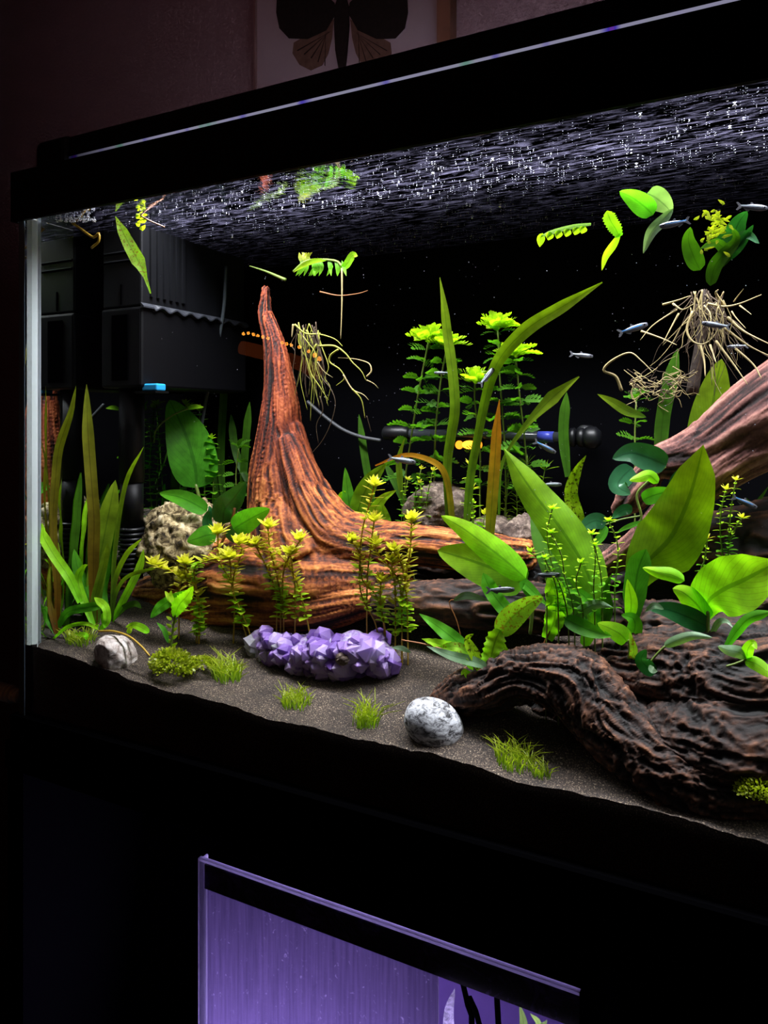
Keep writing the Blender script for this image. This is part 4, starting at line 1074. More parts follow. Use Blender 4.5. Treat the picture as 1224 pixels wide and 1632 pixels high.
# yellow-tipped stems before the stump
YT = [
    ('yellow-leaved stems before the middle of the stump, tips fanning out', 440, .10, [
        [(447, 1005), (447, 951), (438, 905), (430, 875), (427, 842)], [(493, 1008), (480, 950), (467, 914), (444, 883), (420, 875), (392, 868)],
        [(452, 990), (450, 940), (455, 900), (478, 862)], [(470, 1000), (470, 940), (466, 905), (463, 885)], [(440, 950), (425, 905), (415, 885), (408, 870)]], 'yel'),
    ('yellow-starred stems standing before the split tip of the stump', 590, .10, [
        [(600, 1000), (576, 948), (573, 900), (578, 843), (590, 800), (596, 776)], [(613, 1000), (600, 950), (578, 925), (572, 880), (560, 864)],
        [(585, 930), (590, 880), (596, 832)], [(612, 1000), (606, 960), (607, 928)]], 'yel'),
    ('round-leaved stems with yellow tips just left of the broad folded leaf', 645, .10, [
        [(630, 1030), (630, 943), (624, 898)], [(641, 1030), (641, 957), (653, 883), (656, 830)], [(640, 960), (632, 920), (600, 880), (599, 870)], [(650, 1025), (648, 950), (640, 900), (628, 880)]], 'yel'),
    ('leggy yellow stem trailing over the dark shadow beside the spire foot', 372, .09, [
        [(398, 1010), (380, 965), (370, 940), (367, 900), (364, 888)], [(392, 1012), (375, 960), (372, 920), (385, 880), (381, 868)], [(372, 940), (350, 895), (347, 852)]], 'yel'),
    ('sprawling yellow stem crossing in front of the tan rock', 315, .08, [
        [(316, 1030), (317, 980), (313, 938), (287, 915), (245, 902)], [(317, 1030), (318, 970), (305, 925), (294, 900)], [(313, 940), (310, 905), (335, 893), (368, 891)], [(285, 985), (285, 940), (290, 925)]], 'yel'),
]
sd = 100
for lab, u0, dd, stems, tp in YT:
    t = plant('yellow_stem_plant', u0, dd, lab)
    for pts in stems:
        sd += 1
        stem_plant(t, pts, (dd, dd - .01), 'yround', 'yel', 24, 10, 1.3, 'stem_y', tp, 15, 1.05, seed=sd, split=.42, bare=.12, whorl=3 if sd % 2 else 2)
# green small-leaved stems among the sword plants
for lab, u0, dd, stems in [
    ('fine green stems growing up through the tall sword leaf', 895, .07, [[(905, 985), (880, 900), (872, 850), (880, 812)], [(915, 985), (900, 920), (895, 885), (878, 850)], [(930, 985), (918, 930), (926, 898)], [(948, 985), (946, 935), (949, 885), (943, 852)], [(870, 900), (850, 885), (845, 880)], [(960, 980), (958, 920), (948, 870)], [(890, 985), (885, 930), (868, 890)]]),
    ('single straight green stem between the two tall sword leaves', 980, .09, [[(980, 985), (980, 936), (985, 893), (983, 861), (970, 831)]]),
    ('yellow-tipped stem trio in the shade under the pinkish branch', 1160, .12, [[(1160, 930), (1163, 833), (1168, 793), (1173, 766)], [(1155, 930), (1148, 850), (1150, 810), (1157, 781)], [(1160, 900), (1168, 850), (1183, 826)], [(1115, 930), (1123, 893), (1127, 859)]]),
]:
    t = plant('green_stem_plant', u0, dd, lab)
    for pts in stems:
        sd += 1; stem_plant(t, pts, (dd, dd - .01), 'round', 'yg', 14, 13, 1.2, 'stem', 'yel' if 'trio' in lab else 'yg', 6, 1.0, seed=sd, split=.5)

# long strap leaves and others at the back
t = plant('strap_leaf_plant', 715, 0.22, 'upright strap leaf whose tip nearly reaches the surface')
leafpx([(715, 830), (713, 741), (719, 694), (725, 650), (721, 591), (713, 532), (708, 488), (701, 442)], [5, 7, 7.5, 8, 8, 8, 6.5, .4], (.20, .14), t, M['g_strap'], n=40, nc=5)
leafpx([(722, 850), (718, 800), (712, 765), (700, 742), (670, 728), (640, 726), (598, 742)], [4, 5, 5, 5, 4, 3, 1], (.20, .17), t, M['g_brown2'], n=30, nc=5, label='arching strap leaf turning orange')
leafpx([(640, 800), (637, 760), (636, 730), (645, 698)], 5, (.2, .19), t, M['g_strap'], 'lance')
t = plant('strap_leaf_plant', 745, 0.20, 'long strap leaf slanting towards the open water')
leafpx([(742, 850), (750, 760), (762, 694), (774, 635), (788, 588), (808, 556), (844, 521), (894, 490), (960, 450)], [5, 7, 7, 7, 8, 10, 11, 9, .8], (.19, .12), t, M['g_strap'], n=44, nc=5)
leafpx([(780, 860), (784, 800), (789, 730), (792, 680), (796, 637)], [7, 9, 9, 8, .5], (.16, .15), t, M['g_brown2'], n=26, nc=5, label='short brownish strap leaf')
leafpx([(795, 820), (800, 740), (835, 682), (876, 638), (897, 620), (923, 600)], [2, 2.5, 2.5, 5, 11, 1], (.19, .17), t, M['g_strap'], n=36, nc=5, label='spoon-tipped leaf on a long stalk')
leafpx([(905, 760), (898, 690), (903, 625)], 8, (.24, .24), t, M['g_strapd'], 'strap')
t = plant('narrow_leaf_plant', 925, 0.15, 'speckled narrow leaf standing under the heater end cap')
leafpx([(928, 860), (918, 820), (910, 785), (920, 750), (934, 726)], [6, 12, 11, 8, .4], (.15, .14), t, M['g_spot'], n=28, nc=5, wave=.1)
t = plant('narrow_leaf_plant', 570, 0.20, 'group of four pointed leaves behind the sloping foot of the spire')
for pts, hw, mt in [([(560, 845), (556, 800), (550, 745)], 10, 'g_mid'), ([(562, 850), (575, 800), (592, 765), (616, 738)], 16, 'g_sword'), ([(575, 850), (592, 820), (610, 795), (632, 781)], 9, 'g_bright'),
                    ([(560, 835), (545, 812), (532, 798)], 8, 'g_mid'), ([(548, 810), (545, 792), (550, 782)], 7, 'g_bright'), ([(622, 845), (612, 820), (608, 800)], 8, 'g_sword')]:
    leafpx(pts, hw, (.20, .19), t, M[mt], 'lance', wave=.12, n=20)
t = plant('strap_leaf_plant', 640, 0.27, 'faint dark strap leaves along the back glass behind the spire')
for pts in [[(600, 850), (590, 780), (580, 720), (572, 660)], [(360, 820), (352, 740), (356, 640), (362, 560)], [(385, 800), (392, 700), (398, 640)], [(340, 840), (345, 760), (335, 690)], [(665, 850), (640, 790), (612, 735)], [(400, 780), (376, 720), (368, 660)]]:
    leafpx(pts, 6, (.27, .27), t, M['g_strapd'], 'strap', n=20, nc=5)
t = plant('broadleaf_plant', 1120, 0.22, 'olive leaves rising behind the pinkish branch below the root tangle')
leafpx([(1128, 760), (1132, 680), (1140, 620), (1150, 572)], 34, (.2, .19), t, M['g_swordy'], 'ovate', n=24, nc=9)
leafpx([(1050, 760), (1056, 670), (1068, 610), (1080, 555)], 11, (.17, .17), t, M['g_strapd'], 'strap', n=20)
leafpx([(1030, 665), (1000, 655), (975, 640), (952, 628)], 8, (.19, .17), t, M['g_strap'], 'lance')
t = plant('fern_clump', 1190, 0.2, 'dark fern-like leaves in the shade under the branch')
random.seed(9)
for k in range(14):
    u0, v0 = random.uniform(1120, 1230), random.uniform(880, 900)
    leafpx([(u0, v0), (u0 + random.uniform(-12, 12), v0 - 40), (u0 + random.uniform(-40, 40), v0 - random.uniform(60, 110))], random.uniform(4, 8), (.19, .20), t, M['g_strapd'], 'lance', n=10, nc=3)

# ---------------------------------------------------------------- grassy tufts on the sand


def tuft(u, d, wpx, hpx, n, label, mat, seed, name='grass_tuft', w_=0.7, lean=1.0):
    R_ = random.Random(seed); k = px(u, d); g0 = gp(u, d); V, Fc, UV = [], [], []
    for i in range(n):
        a = R_.random() * 6.28; rr = R_.random() ** .5 * wpx * 0.45 * k; x, y = g0[0] + rr * math.cos(a), max(0.012, d + rr * math.sin(a) * 0.6)
        z = float(ground(x, y)) - 0.001; h_ = hpx * k * R_.uniform(.45, 1.0); la = R_.random() * 6.28; le = h_ * lean * R_.uniform(.2, 1.1)
        C = spline([(x, y, z), (x + .25 * le * math.cos(la), y + .2 * le * math.sin(la), z + h_ * .55), (x + le * math.cos(la), max(0.011, y + .7 * le * math.sin(la)), z + h_ * R_.uniform(.75, 1))], 6)
        v, f, uv = blade(C, np.array([.8, 1, 1, .85, .6, .1]) * w_ * k, None, 0, nc=2); n0 = len(V); V += v; Fc += [tuple(j + n0 for j in q) for q in f]; UV += uv
    V = np.array(V); V[:, 1] = np.maximum(V[:, 1], 0.0095)
    return tag(mk(name, V, Fc, mat, uv=UV), label, 'grass')


tuft(128, 0.035, 60, 26, 120, 'thin grassy tuft beside the small white stone', M['g_grass'], 1)
tuft(362, 0.045, 62, 42, 150, 'fluffy green grass tuft at the pale end of the amethyst', M['g_grass'], 2, w_=.7)
tuft(472, 0.032, 60, 34, 110, 'small grass tuft just in front of the amethyst', M['g_grass'], 3)
tuft(582, 0.026, 50, 52, 90, 'leaning grass tuft between amethyst and striped pebble', M['g_grass'], 4)
tuft(818, 0.024, 70, 46, 130, 'grass tuft on the sand under the arch of the log', M['g_grass'], 5)
tuft(862, 0.020, 34, 34, 40, 'little grass tuft at the edge of the log arch shadow', M['g_grass'], 6)


def moss(u, v, d, rw, rh, n, label, seed):
    R_ = random.Random(seed); k = px(u, d); c = at(u, v, d); V, Fc, UV = [], [], []
    for i in range(n):
        a, b_ = R_.random() * 6.28, math.acos(R_.uniform(-.3, 1)); rr = R_.uniform(.6, 1.05)
        p_ = c + np.array([math.sin(b_) * math.cos(a) * rw * rr * k, math.sin(b_) * math.sin(a) * rw * .6 * rr * k, math.cos(b_) * rh * rr * k])
        dr = (p_ - c); dr /= np.linalg.norm(dr); dr += np.array([R_.gauss(0, .6), R_.gauss(0, .6), R_.gauss(.3, .5)]); dr /= np.linalg.norm(dr); l_ = R_.uniform(3, 6.5) * k
        C = np.array([p_ + dr * l_ * s for s in (0, .35, .7, 1)])
        v_, f, uv = blade(C, np.array([.3, 1, .9, .1]) * 1.9 * k, np.array([R_.gauss(0, 1), R_.gauss(-1, 1), R_.gauss(.5, 1)]), 0, nc=2); n0 = len(V); V += v_; Fc += [tuple(j + n0 for j in q) for q in f]; UV += uv
    V = np.array(V); V[:, 1] = np.maximum(V[:, 1], 0.0095)
    return tag(mk('moss_tuft', V, Fc, M['g_moss'], uv=UV), label, 'moss')


moss(275, 1060, 0.028, 40, 24, 1300, 'bushy yellow-green moss clump between white stone and amethyst', 1)
moss(322, 1058, 0.040, 22, 10, 300, 'flat yellow-green moss runner reaching toward the amethyst', 3)
moss(1212, 1262, 0.018, 36, 22, 900, 'yellow-green moss clump at the outer foot of the dark log', 2)

# ---------------------------------------------------------------- floating things
t = thing('floating_leaf', at(213, 405, .04), 'long yellow-green leaf drifting upright beside the filter', 'leaf')
leafpx([(240, 468), (236, 455), (225, 425), (205, 388), (184, 345)], [1, 3, 11, 10, 8, .5], (.04, .035), t, M['g_redspot'], n=26, wave=.1, name='leaf_blade')
t = thing('floating_sprig', at(222, 340, .05), 'bright green sprig with brown roots under the rim above the filter', 'plant')
stalk([(222, 322), (222, 340), (235, 350), (262, 362)], 1.2, .05, t, M['stem_r'], 'stem')
random.seed(5)
for k in range(16):
    u_, v_ = 220 + random.gauss(0, 6), 338 + random.gauss(0, 10)
    leafpx([(u_, v_), (u_ + random.uniform(-6, 6), v_ + random.uniform(-4, 4)), (u_ + random.uniform(-10, 10), v_ + random.uniform(-6, 6))], 3.6, .05, t, M['g_moss'], 'ovate', n=6, nc=3)
t = thing('drifting_twig', at(125, 360, .06), 'brown curled stem hanging under the rim at the glass corner', 'plant')
stalk([(100, 345), (125, 362), (148, 378), (157, 372), (157, 385), (146, 395)], 2, .04, t, M['stem_y'], 'stem')
t = thing('foam_patch', at(115, 352, .02), 'patch of white foam at the surface in the tank corner', 'foam')
o = mk('foam', *blobs([at(random.uniform(88, 152), random.uniform(345, 354), random.uniform(.014, .030)) for _ in range(160)], [0.0011] * 160, .6), M['bubble'], t)

t = thing('floating_sprig', at(520, 412, .17), 'green leafy stem floating under the surface near the spire tip', 'plant')
stalk([(468, 433), (485, 418), (505, 414), (535, 416), (545, 425)], 2.2, .16, t, M['stem'], 'stem')
leafpx([(542, 430), (552, 422), (562, 407), (570, 408)], 6, .16, t, M['g_bright'], 'strap')
leafpx([(520, 415), (500, 416), (480, 425), (468, 434)], 4, .155, t, M['g_yg'], 'lance')
for k in range(14):
    u_ = 476 + random.random() * 80; leafpx([(u_, 415), (u_ + 3, 425), (u_ + random.uniform(-8, 8), 440)], 3, .16, t, M['g_small'], 'lance', n=6, nc=3)
for k in range(7):
    u_ = 478 + random.random() * 16; leafpx([(u_, 418), (u_ - 2, 408), (u_ + random.uniform(-8, 8), 402)], 3, .16, t, M['g_moss'], 'lance', n=6, nc=3)
stalk([(545, 428), (545, 480), (543, 540)], 1.6, .16, t, M['root'], 'root')
stalk([(510, 465), (540, 471), (570, 468), (586, 463)], 1.2, .16, t, M['stem_r'], 'root')
t = thing('floating_stick', at(435, 440, .18), 'short green stick drifting above the spire tip', 'stick')
stalk([(398, 424), (425, 433), (455, 446)], [1, 2, 3], .17, t, M['stem'], 'stick')
t = thing('airline_tube', at(345, 560, .22), 'thin clear airline tube curving down behind the filter', 'tube')
stalk([(360, 425), (357, 490), (345, 560), (328, 640), (318, 700)], 3, .21, t, plain('clear_tube', rgb(60, 66, 70), 0.2), 'tube')

# hanging root tangle near the spire
t = thing('root_tangle', at(520, 530, .16), 'yellow-green root tangle hanging in the water beside the spire', 'roots')
C4 = lambda x, y: (350 + x / 3.497, 380 + y / 3.497)
for pl, r_, mt in [
    ([(420, 480), (480, 530), (560, 535), (640, 560), (685, 600)], 1.6, 'root_g'), ([(540, 590), (510, 660), (505, 740), (560, 830), (605, 900)], 1.7, 'root_g'),
    ([(550, 600), (640, 600), (700, 640), (740, 690), (790, 740), (815, 790)], 1.7, 'root_g'), ([(820, 770), (845, 740), (835, 700), (790, 680), (740, 670), (660, 665)], 1.3, 'root'),
    ([(660, 620), (620, 650), (615, 690), (670, 730), (695, 780), (650, 820)], 1.7, 'root_g'), ([(690, 760), (740, 840), (800, 870), (830, 900)], 1.3, 'root'),
    ([(740, 840), (790, 900), (810, 1000)], 1.4, 'root_g'), ([(820, 790), (860, 810), (885, 835)], 1, 'root'), ([(545, 690), (580, 740), (630, 775)], 1, 'root'),
    ([(570, 780), (620, 840), (645, 920), (620, 1030), (570, 1130), (510, 1200)], .9, 'root_b'), ([(560, 880), (575, 960), (540, 1040), (550, 1140)], 1.0, 'root_b'), ([(820, 990), (845, 1080)], .8, 'root_b')]:
    stalk([C4(*q) for q in pl], r_, (.15, .155), t, M[mt], 'root', 5)
R_ = random.Random(8)
for k in range(46):
    x, y = R_.uniform(420, 560), R_.uniform(465, 560); pl = [(x, y)]; dx = R_.uniform(-6, 30)
    for q in range(5): x += dx * .6 + R_.uniform(-30, 30); y += R_.uniform(40, 125); pl.append((x, y))
    stalk([C4(*q) for q in pl[:R_.choice([3, 4, 5, 6])]], R_.uniform(.5, 1.1), R_.uniform(.145, .175), t, M[R_.choice(['root_b', 'root_b', 'root_g'])], 'root', 4)
stalk([C4(410, 480), C4(402, 550)], 1.8, .15, t, M['root'], 'root')

# floating plant with its large root mass, upper corner
C6 = lambda x, y: (840 + x / 3.1875, 280 + y / 3.1875)
t = thing('floating_plant', at(1145, 470, .12), 'floating plant with pale roots trailing down to the branch', 'plant')
for pl, r_ in [([(480, 1090), (450, 1020), (390, 990), (430, 940), (520, 900), (580, 940), (640, 1000)], 2.3), ([(580, 790), (680, 825), (760, 860)], 1.8), ([(920, 650), (1000, 665), (1080, 650), (1190, 605)], 2),
               ([(1020, 720), (1100, 790), (1240, 860)], 2.4), ([(1000, 770), (1120, 860), (1240, 920)], 2), ([(840, 690), (812, 780), (840, 840), (900, 855), (960, 800), (1000, 690)], 1.8),
               ([(880, 860), (900, 940), (905, 1020)], 2), ([(930, 860), (960, 950)], 1.8), ([(1060, 880), (1150, 960), (1190, 1030)], 1.8), ([(960, 840), (1050, 960), (1120, 1060)], 1.8),
               ([(770, 700), (690, 850)], 1.4), ([(760, 680), (640, 760), (575, 835)], 1.4), ([(690, 655), (760, 635), (830, 610)], 1.8), ([(740, 650), (790, 680), (850, 650)], 1.6), ([(1000, 660), (960, 600), (970, 580)], 2.5),
               ([(1040, 690), (1060, 720), (1110, 775)], 1.2), ([(1050, 640), (1080, 600), (1100, 575)], 1), ([(1080, 660), (1140, 705)], 1.2), ([(900, 660), (930, 700), (935, 760)], 1.3)]:
    stalk([C6(*q) for q in pl], r_, (.12, .11), t, M['root'], 'root', 6)
R_ = random.Random(18)
for k in range(70):
    x, y = R_.uniform(830, 1000), R_.uniform(575, 700); pl = [(x, y)]; dx = R_.gauss(0, 42)
    for q in range(5): x += dx * .8 + R_.uniform(-30, 30); y += R_.uniform(35, 115); pl.append((x, y))
    stalk([C6(*q) for q in pl[:R_.choice([3, 4, 6])]], R_.uniform(.5, 1.2), R_.uniform(.11, .16), t, M[R_.choice(['root_b', 'root', 'root_b', 'root_b'])], 'root', 4)
for k in range(60):   # matted brown tangle, lower end
    x, y = R_.uniform(520, 800), R_.uniform(1010, 1110); pl = [(x, y)]
    for q in range(3): x += R_.uniform(10, 60) * R_.choice([-1, 1, 1]); y += R_.uniform(-40, 45); pl.append((x, y))
    stalk([C6(*q) for q in pl], R_.uniform(.5, 1.1), R_.uniform(.14, .17), t, M[R_.choice(['root_b', 'root'])], 'root', 4)
stalk([C6(900, 580), C6(885, 800), C6(840, 1100)], [3, 7, 10], (.16, .17), t, plain('brown_crown', rgb(44, 28, 17), .8, noise=.6, nscale=90, bump=.8), 'root_stock', 8)
for pl, hw, mt in [([(930, 560), (960, 450), (1060, 330), (1040, 260)], 11, 'g_strapd'), ([(960, 430), (1020, 380), (1110, 300), (1180, 345)], 10, 'g_blue'), ([(960, 330), (1040, 300), (1080, 230), (1120, 180)], 16, 'g_dark'),
                   ([(880, 480), (850, 420), (820, 330), (830, 260)], 14, 'g_strapd'), ([(960, 470), (1010, 400), (960, 340), (880, 370)], 9, 'g_strapd'), ([(1000, 430), (1080, 350), (1150, 250)], 9, 'g_dark')]:
    leafpx([C6(*q) for q in pl], hw, (.10, .09), t, M[mt], 'ovate', n=18)
for k in range(60):
    x, y = 960 + R_.gauss(0, 34), 260 + R_.gauss(0, 60)
    leafpx([C6(x, y), C6(x + R_.uniform(-20, 20), y - 8), C6(x + R_.uniform(-45, 45), y + R_.uniform(-35, 15))], 2.4, R_.uniform(.075, .095), t, M['g_moss'], 'lance', n=6, nc=3)
t = thing('floating_leaf', at(1030, 330, .06), 'folded dark green leaf with a pale curved underside drifting at the surface', 'leaf')
leafpx([C6(640, 200), C6(600, 160), C6(540, 115), C6(470, 80)], 17, (.06, .055), t, M['g_mid'], 'ovate', cup=.3, nc=9, name='leaf_blade')
leafpx([C6(610, 90), C6(650, 110), C6(700, 150), C6(735, 190)], 18, (.06, .065), t, M['g_pale'], 'ovate', nc=9, name='leaf_blade')
leafpx([C6(742, 168), C6(690, 225), C6(630, 290), C6(590, 395)], 9, (.06, .055), t, M['g_pale'], 'lance', cup=.4, name='leaf_blade')
t = thing('floating_leaf', at(975, 380, .06), 'ragged bright green leaf hanging crookedly above the slanting strap tip', 'leaf')
leafpx([C6(470, 310), C6(450, 270), C6(425, 230), C6(405, 178)], 10, .06, t, M['g_bright'], 'strap', serr=.12, name='leaf_blade')
leafpx([C6(475, 290), C6(440, 350), C6(400, 410), C6(380, 482)], 6, .06, t, M['g_yg'], 'lance', name='leaf_blade')
t = thing('floating_leaf', at(900, 370, .06), 'tattered pale leaf floating level at the surface with a bright edge', 'leaf')
leafpx([C6(325, 246), C6(240, 258), C6(150, 280), C6(65, 310)], 3.5, .06, t, M['g_pale'], 'strap', cup=.1, name='leaf_blade')
for a in (62, 105, 150, 195, 240, 275):
    leafpx([C6(a + 18, 303 - a * .17), C6(a + 10, 325 - a * .19), C6(a + 2, (375 if a < 70 else 350) - a * .2)], 6.5, .06, t, M['g_yg'], 'lance', n=8, name='leaf_shred')

# ---------------------------------------------------------------- fish


def fish_parts():
    n, ns = 14, 10; V, Fc = [], []
    for i in range(n):
        t_ = i / (n - 1); x = 0.5 - t_ * 0.82; hgt = 0.088 * math.sin(math.pi * (0.06 + 0.88 * t_) ** 0.75) ** 0.8 + 0.012; wd = hgt * 0.5
        for k in range(ns):
            a = 6.2832 * k / ns; V.append((x, wd * math.cos(a), hgt * math.sin(a) * (1.0 if math.sin(a) > 0 else 1.15)))
    Fc = [(i * ns + k, i * ns + (k + 1) % ns, (i + 1) * ns + (k + 1) % ns, (i + 1) * ns + k) for i in range(n - 1) for k in range(ns)] + [tuple(range(ns))[::-1], tuple((n - 1) * ns + k for k in range(ns))]
    body = (V, Fc)
    th = .006

    def fin(pts):
        m_ = len(pts); return [(x, -th, z) for x, z in pts] + [(x, th, z) for x, z in pts], [tuple(range(m_)), tuple(range(m_, 2 * m_))[::-1]] + [(k, (k + 1) % m_, m_ + (k + 1) % m_, m_ + k) for k in range(m_)]
    tail = fin([(-.30, .02), (-.44, .13), (-.50, .12), (-.41, 0), (-.50, -.12), (-.44, -.13), (-.30, -.02)])
    dors = fin([(.10, .07), (.0, .16), (-.04, .14), (-.04, .06)]); anal = fin([(-.04, -.07), (-.10, -.15), (-.24, -.08), (-.22, -.04)])
    stripe = [(.36 - .72 * i / 10, s * (0.062 * math.sin(math.pi * (.1 + .8 * (i / 10))) ** .7 + 0.006), .035 + dz - .01 * i / 10) for s in (1, -1) for i in range(11) for dz in (-.014, .018)]
    sf = []
    for b_ in (0, 22):
        sf += [(b_ + 2 * i, b_ + 2 * i + 1, b_ + 2 * i + 3, b_ + 2 * i + 2) for i in range(10)]
    S, F_ = sphere_grid(8, 6)
    return body, tail, dors, anal, (stripe, sf), S, F_


def fmesh(name, V, Fc, mat, smooth=True):
    me = bpy.data.meshes.new(name); me.from_pydata([tuple(p) for p in V], [], Fc); me.materials.append(mat)
    if smooth: me.polygons.foreach_set('use_smooth', [True] * len(me.polygons))
    return me


M['fish'] = plain('silver_fish_skin', rgb(110, 112, 122), 0.3, metal=0.35, noise=.5, nscale=4)
M['fishblue'] = plain('blue_stripe', rgb(90, 160, 230), 0.25)
M['fishwhite'] = plain('pale_stripe', rgb(200, 215, 225), 0.25)
M['fin'] = edge_mat('fish_fin', (0.18, 0.18, 0.2, 1), .5)
M['eye'] = plain('fish_eye', rgb(14, 14, 18), 0.2)
bd, tl, do, an, stp, S, F_ = fish_parts()
FM = [('body', fmesh('body', *bd, M['fish'])), ('tail_fin', fmesh('tail_fin', *tl, M['fin'], False)), ('dorsal_fin', fmesh('dorsal_fin', *do, M['fin'], False)), ('anal_fin', fmesh('anal_fin', *an, M['fin'], False)),
      ('eye', fmesh('eye', S * .026 + np.array([.40, .045, .02]), F_, M['eye'])), ('eye', fmesh('eye', S * .026 + np.array([.40, -.045, .02]), F_, M['eye']))]
SB, SW = fmesh('side_stripe', *stp, M['fishblue']), fmesh('side_stripe', *stp, M['fishwhite'])
# (u, v, length px, heading deg: 0 swims right, 180 left; tilt deg nose up, depth, blue?, label)
for (u, v, ln, hd, tl_, d, bl, lab) in [
    (640, 733, 46, 0, -10, .16, 0, 'slim silver fish just above the small-leaved stems by the heater cap'),
    (776, 600, 40, 20, 48, .15, 0, 'silver fish rising steeply in front of the tall feathery stem'),
    (704, 594, 24, 180, 0, .19, 0, 'tiny fish crossing behind the upright strap leaf'),
    (1008, 524, 50, 0, 18, .10, 1, 'blue-striped fish swimming toward the root mass'),
    (926, 566, 38, 0, -6, .18, 0, 'dim silver fish in open water beside the tallest rosette'),
    (1142, 518, 46, 180, 8, .10, 0, 'dark fish hidden among the pale hanging roots'),
    (1076, 356, 50, 180, -12, .05, 1, 'vivid blue fish beside the folded floating leaf'),
    (1198, 330, 50, 0, -4, .07, 0, 'silver fish just under the surface beside the floating plant'),
    (868, 712, 40, 0, -28, .14, 1, 'blue-backed fish nosing down below the heater tube'),
    (878, 772, 34, 0, 0, .14, 0, 'silver fish level beside the tall sword leaf middle'),
    (797, 940, 46, 0, 2, .060, 0, 'silver fish in front of the overlapping broad leaves'),
    (872, 916, 44, 0, 0, .060, 0, 'silver fish above the wavy upright leaf on the log'),
    (1186, 800, 44, 0, -24, .10, 1, 'blue-white fish beside the stem trio under the branch'),
    (1176, 552, 34, 180, -4, .13, 0, 'faint fish deep in the root tangle above the branch'),
]:
    f = thing('small_fish', at(u, v, d), lab, 'fish', 'small slim fish in the tank'); s = ln * px(u, d)
    f.rotation_euler = (0, -math.radians(tl_), PHI + math.radians(hd)); f.scale = (s, s, s)
    for nm, me in FM + [('side_stripe', SB if bl else SW)]:
        o = bpy.data.objects.new(nm, me); COL.objects.link(o); o.parent = fb_ if nm in ('eye', 'side_stripe') else f
        if nm == 'body': fb_ = o

# ---------------------------------------------------------------- filter on the side glass
fx0, fx1, fy0, fy1 = -0.650, -0.5885, 0.0785, 0.262
fb = at(225, 617, 0.0785)[2]; ft = H + 0.235
fl = thing('hanging_filter', (-0.62, 0.15, fb), 'black box filter hanging on the side glass inside the tank', 'filter')
zl = at(227, 487, 0.0785)[2]     # lip height
lh = bevel(mk('lower_housing', *box(fx0, fx1, fy0, fy1, fb, zl), M['filter_dark'], fl, False), 0.003)
uh = bevel(mk('upper_housing', *box(fx0 + .001, fx1 - .002, fy0 + .002, fy1 - .002, zl + .001, ft), M['filter'], fl, False), 0.002)
for k in range(9):
    y = fy0 + 0.014 + k * 0.010
    if k < 6: mk('rib', *box(fx1 - .002, fx1 + .0006, y, y + .004, zl + .012, ft - .004), M['filter'], uh, False)
# wavy spill lip on the inner side
V, Fc = [], []
nn = 60
for i in range(nn + 1):
    y = fy0 + (fy1 - fy0) * i / nn; zz = zl - 0.0012 + 0.0022 * math.sin(i / nn * 6.283 * 8) * (1 if i > 5 else 0)
    V += [(fx1 - .001, y, zl + .004), (fx1 + .0035, y, zz + .0012), (fx1 + .0035, y, zz - .0004), (fx1 - .001, y, zz - .001)]
for i in range(nn): Fc += [(4 * i + j, 4 * i + (j + 1) % 4, 4 * i + 4 + (j + 1) % 4, 4 * i + 4 + j) for j in range(4)]
mk('spill_lip', V, Fc + [(3, 2, 1, 0), tuple(4 * nn + j for j in range(4))], plain('filter_lip', rgb(46, 48, 54), .35), fl, False)
for zz in (at(200, 402, .0785)[2], at(200, 416, .0785)[2]):
    mk('face_groove', *box(fx0 + .004, fx1 - .006, fy0 + .0008, fy0 + .0035, zz - .0008, zz + .0008), M['black_matte'], uh, False)
    mk('face_ridge', *box(fx0 + .004, fx1 - .006, fy0 + .0002, fy0 + .0035, zz + .0010, zz + .0020), plain('filter_ridge', rgb(60, 62, 70), .4), uh, False)
mk('slot', *box(-.632, -.608, fy0 - .0012, fy0 + .001, fb + .008, zl - .008), M['black_matte'], lh, False)
mk('tick', *box(-.621, -.6195, fy0 + .0010, fy0 + .0022, zl + .004, zl + .026), M['black_matte'], uh, False)
ptc = at(210, 700, 0.099); xp, yp = ptc[0], 0.099; rp = 20 * px(210, .099) * 0.98
zc = at(210, 768, .099)[2]; zr0 = at(210, 838, .099)[2]; zr1 = at(210, 915, .099)[2]
mk('intake_pipe', *lathe([(0, rp), (fb - zc, rp), (fb - zc, rp * 1.0)], 24, (xp, yp, zc), (0, 0, 1)), M['filter_dark'], fl)
mk('intake_sleeve', *lathe([(0, rp * .92), (zc - zr0, rp * .92)], 24, (xp, yp, zr0), (0, 0, 1)), M['filter_dark'], fl)
n_r = 10; ring = M['filter']
for k in range(n_r):
    zz = zr1 + (zr0 - zr1) * k / n_r; h_ = (zr0 - zr1) / n_r
    mk('strainer_ring', *lathe([(0, rp * .9), (h_ * .2, rp * 1.06), (h_ * .6, rp * 1.06), (h_ * .8, rp * .9)], 24, (xp, yp, zz), (0, 0, 1)), ring, fl)
mk('strainer_core', *lathe([(0, rp * .88), (zr0 - zr1, rp * .88)], 20, (xp, yp, zr1 - .004), (0, 0, 1)), M['black_matte'], fl)
ka, kb = at(251, 622, .085), at(284, 612, .085)
o = bevel(mk('flow_knob', *box(fx1 - 0.004, fx1 + 0.018, .083, .097, kb[2] - .0065, kb[2] + .0012), M['blue'], fl, False), .0015); o['label'] = 'light blue flow knob'
mk('knob_tray', *box(fx1 - 0.012, fx1 + 0.019, .080, .10, kb[2] - .0090, kb[2] - .0066), M['black'], fl, False)

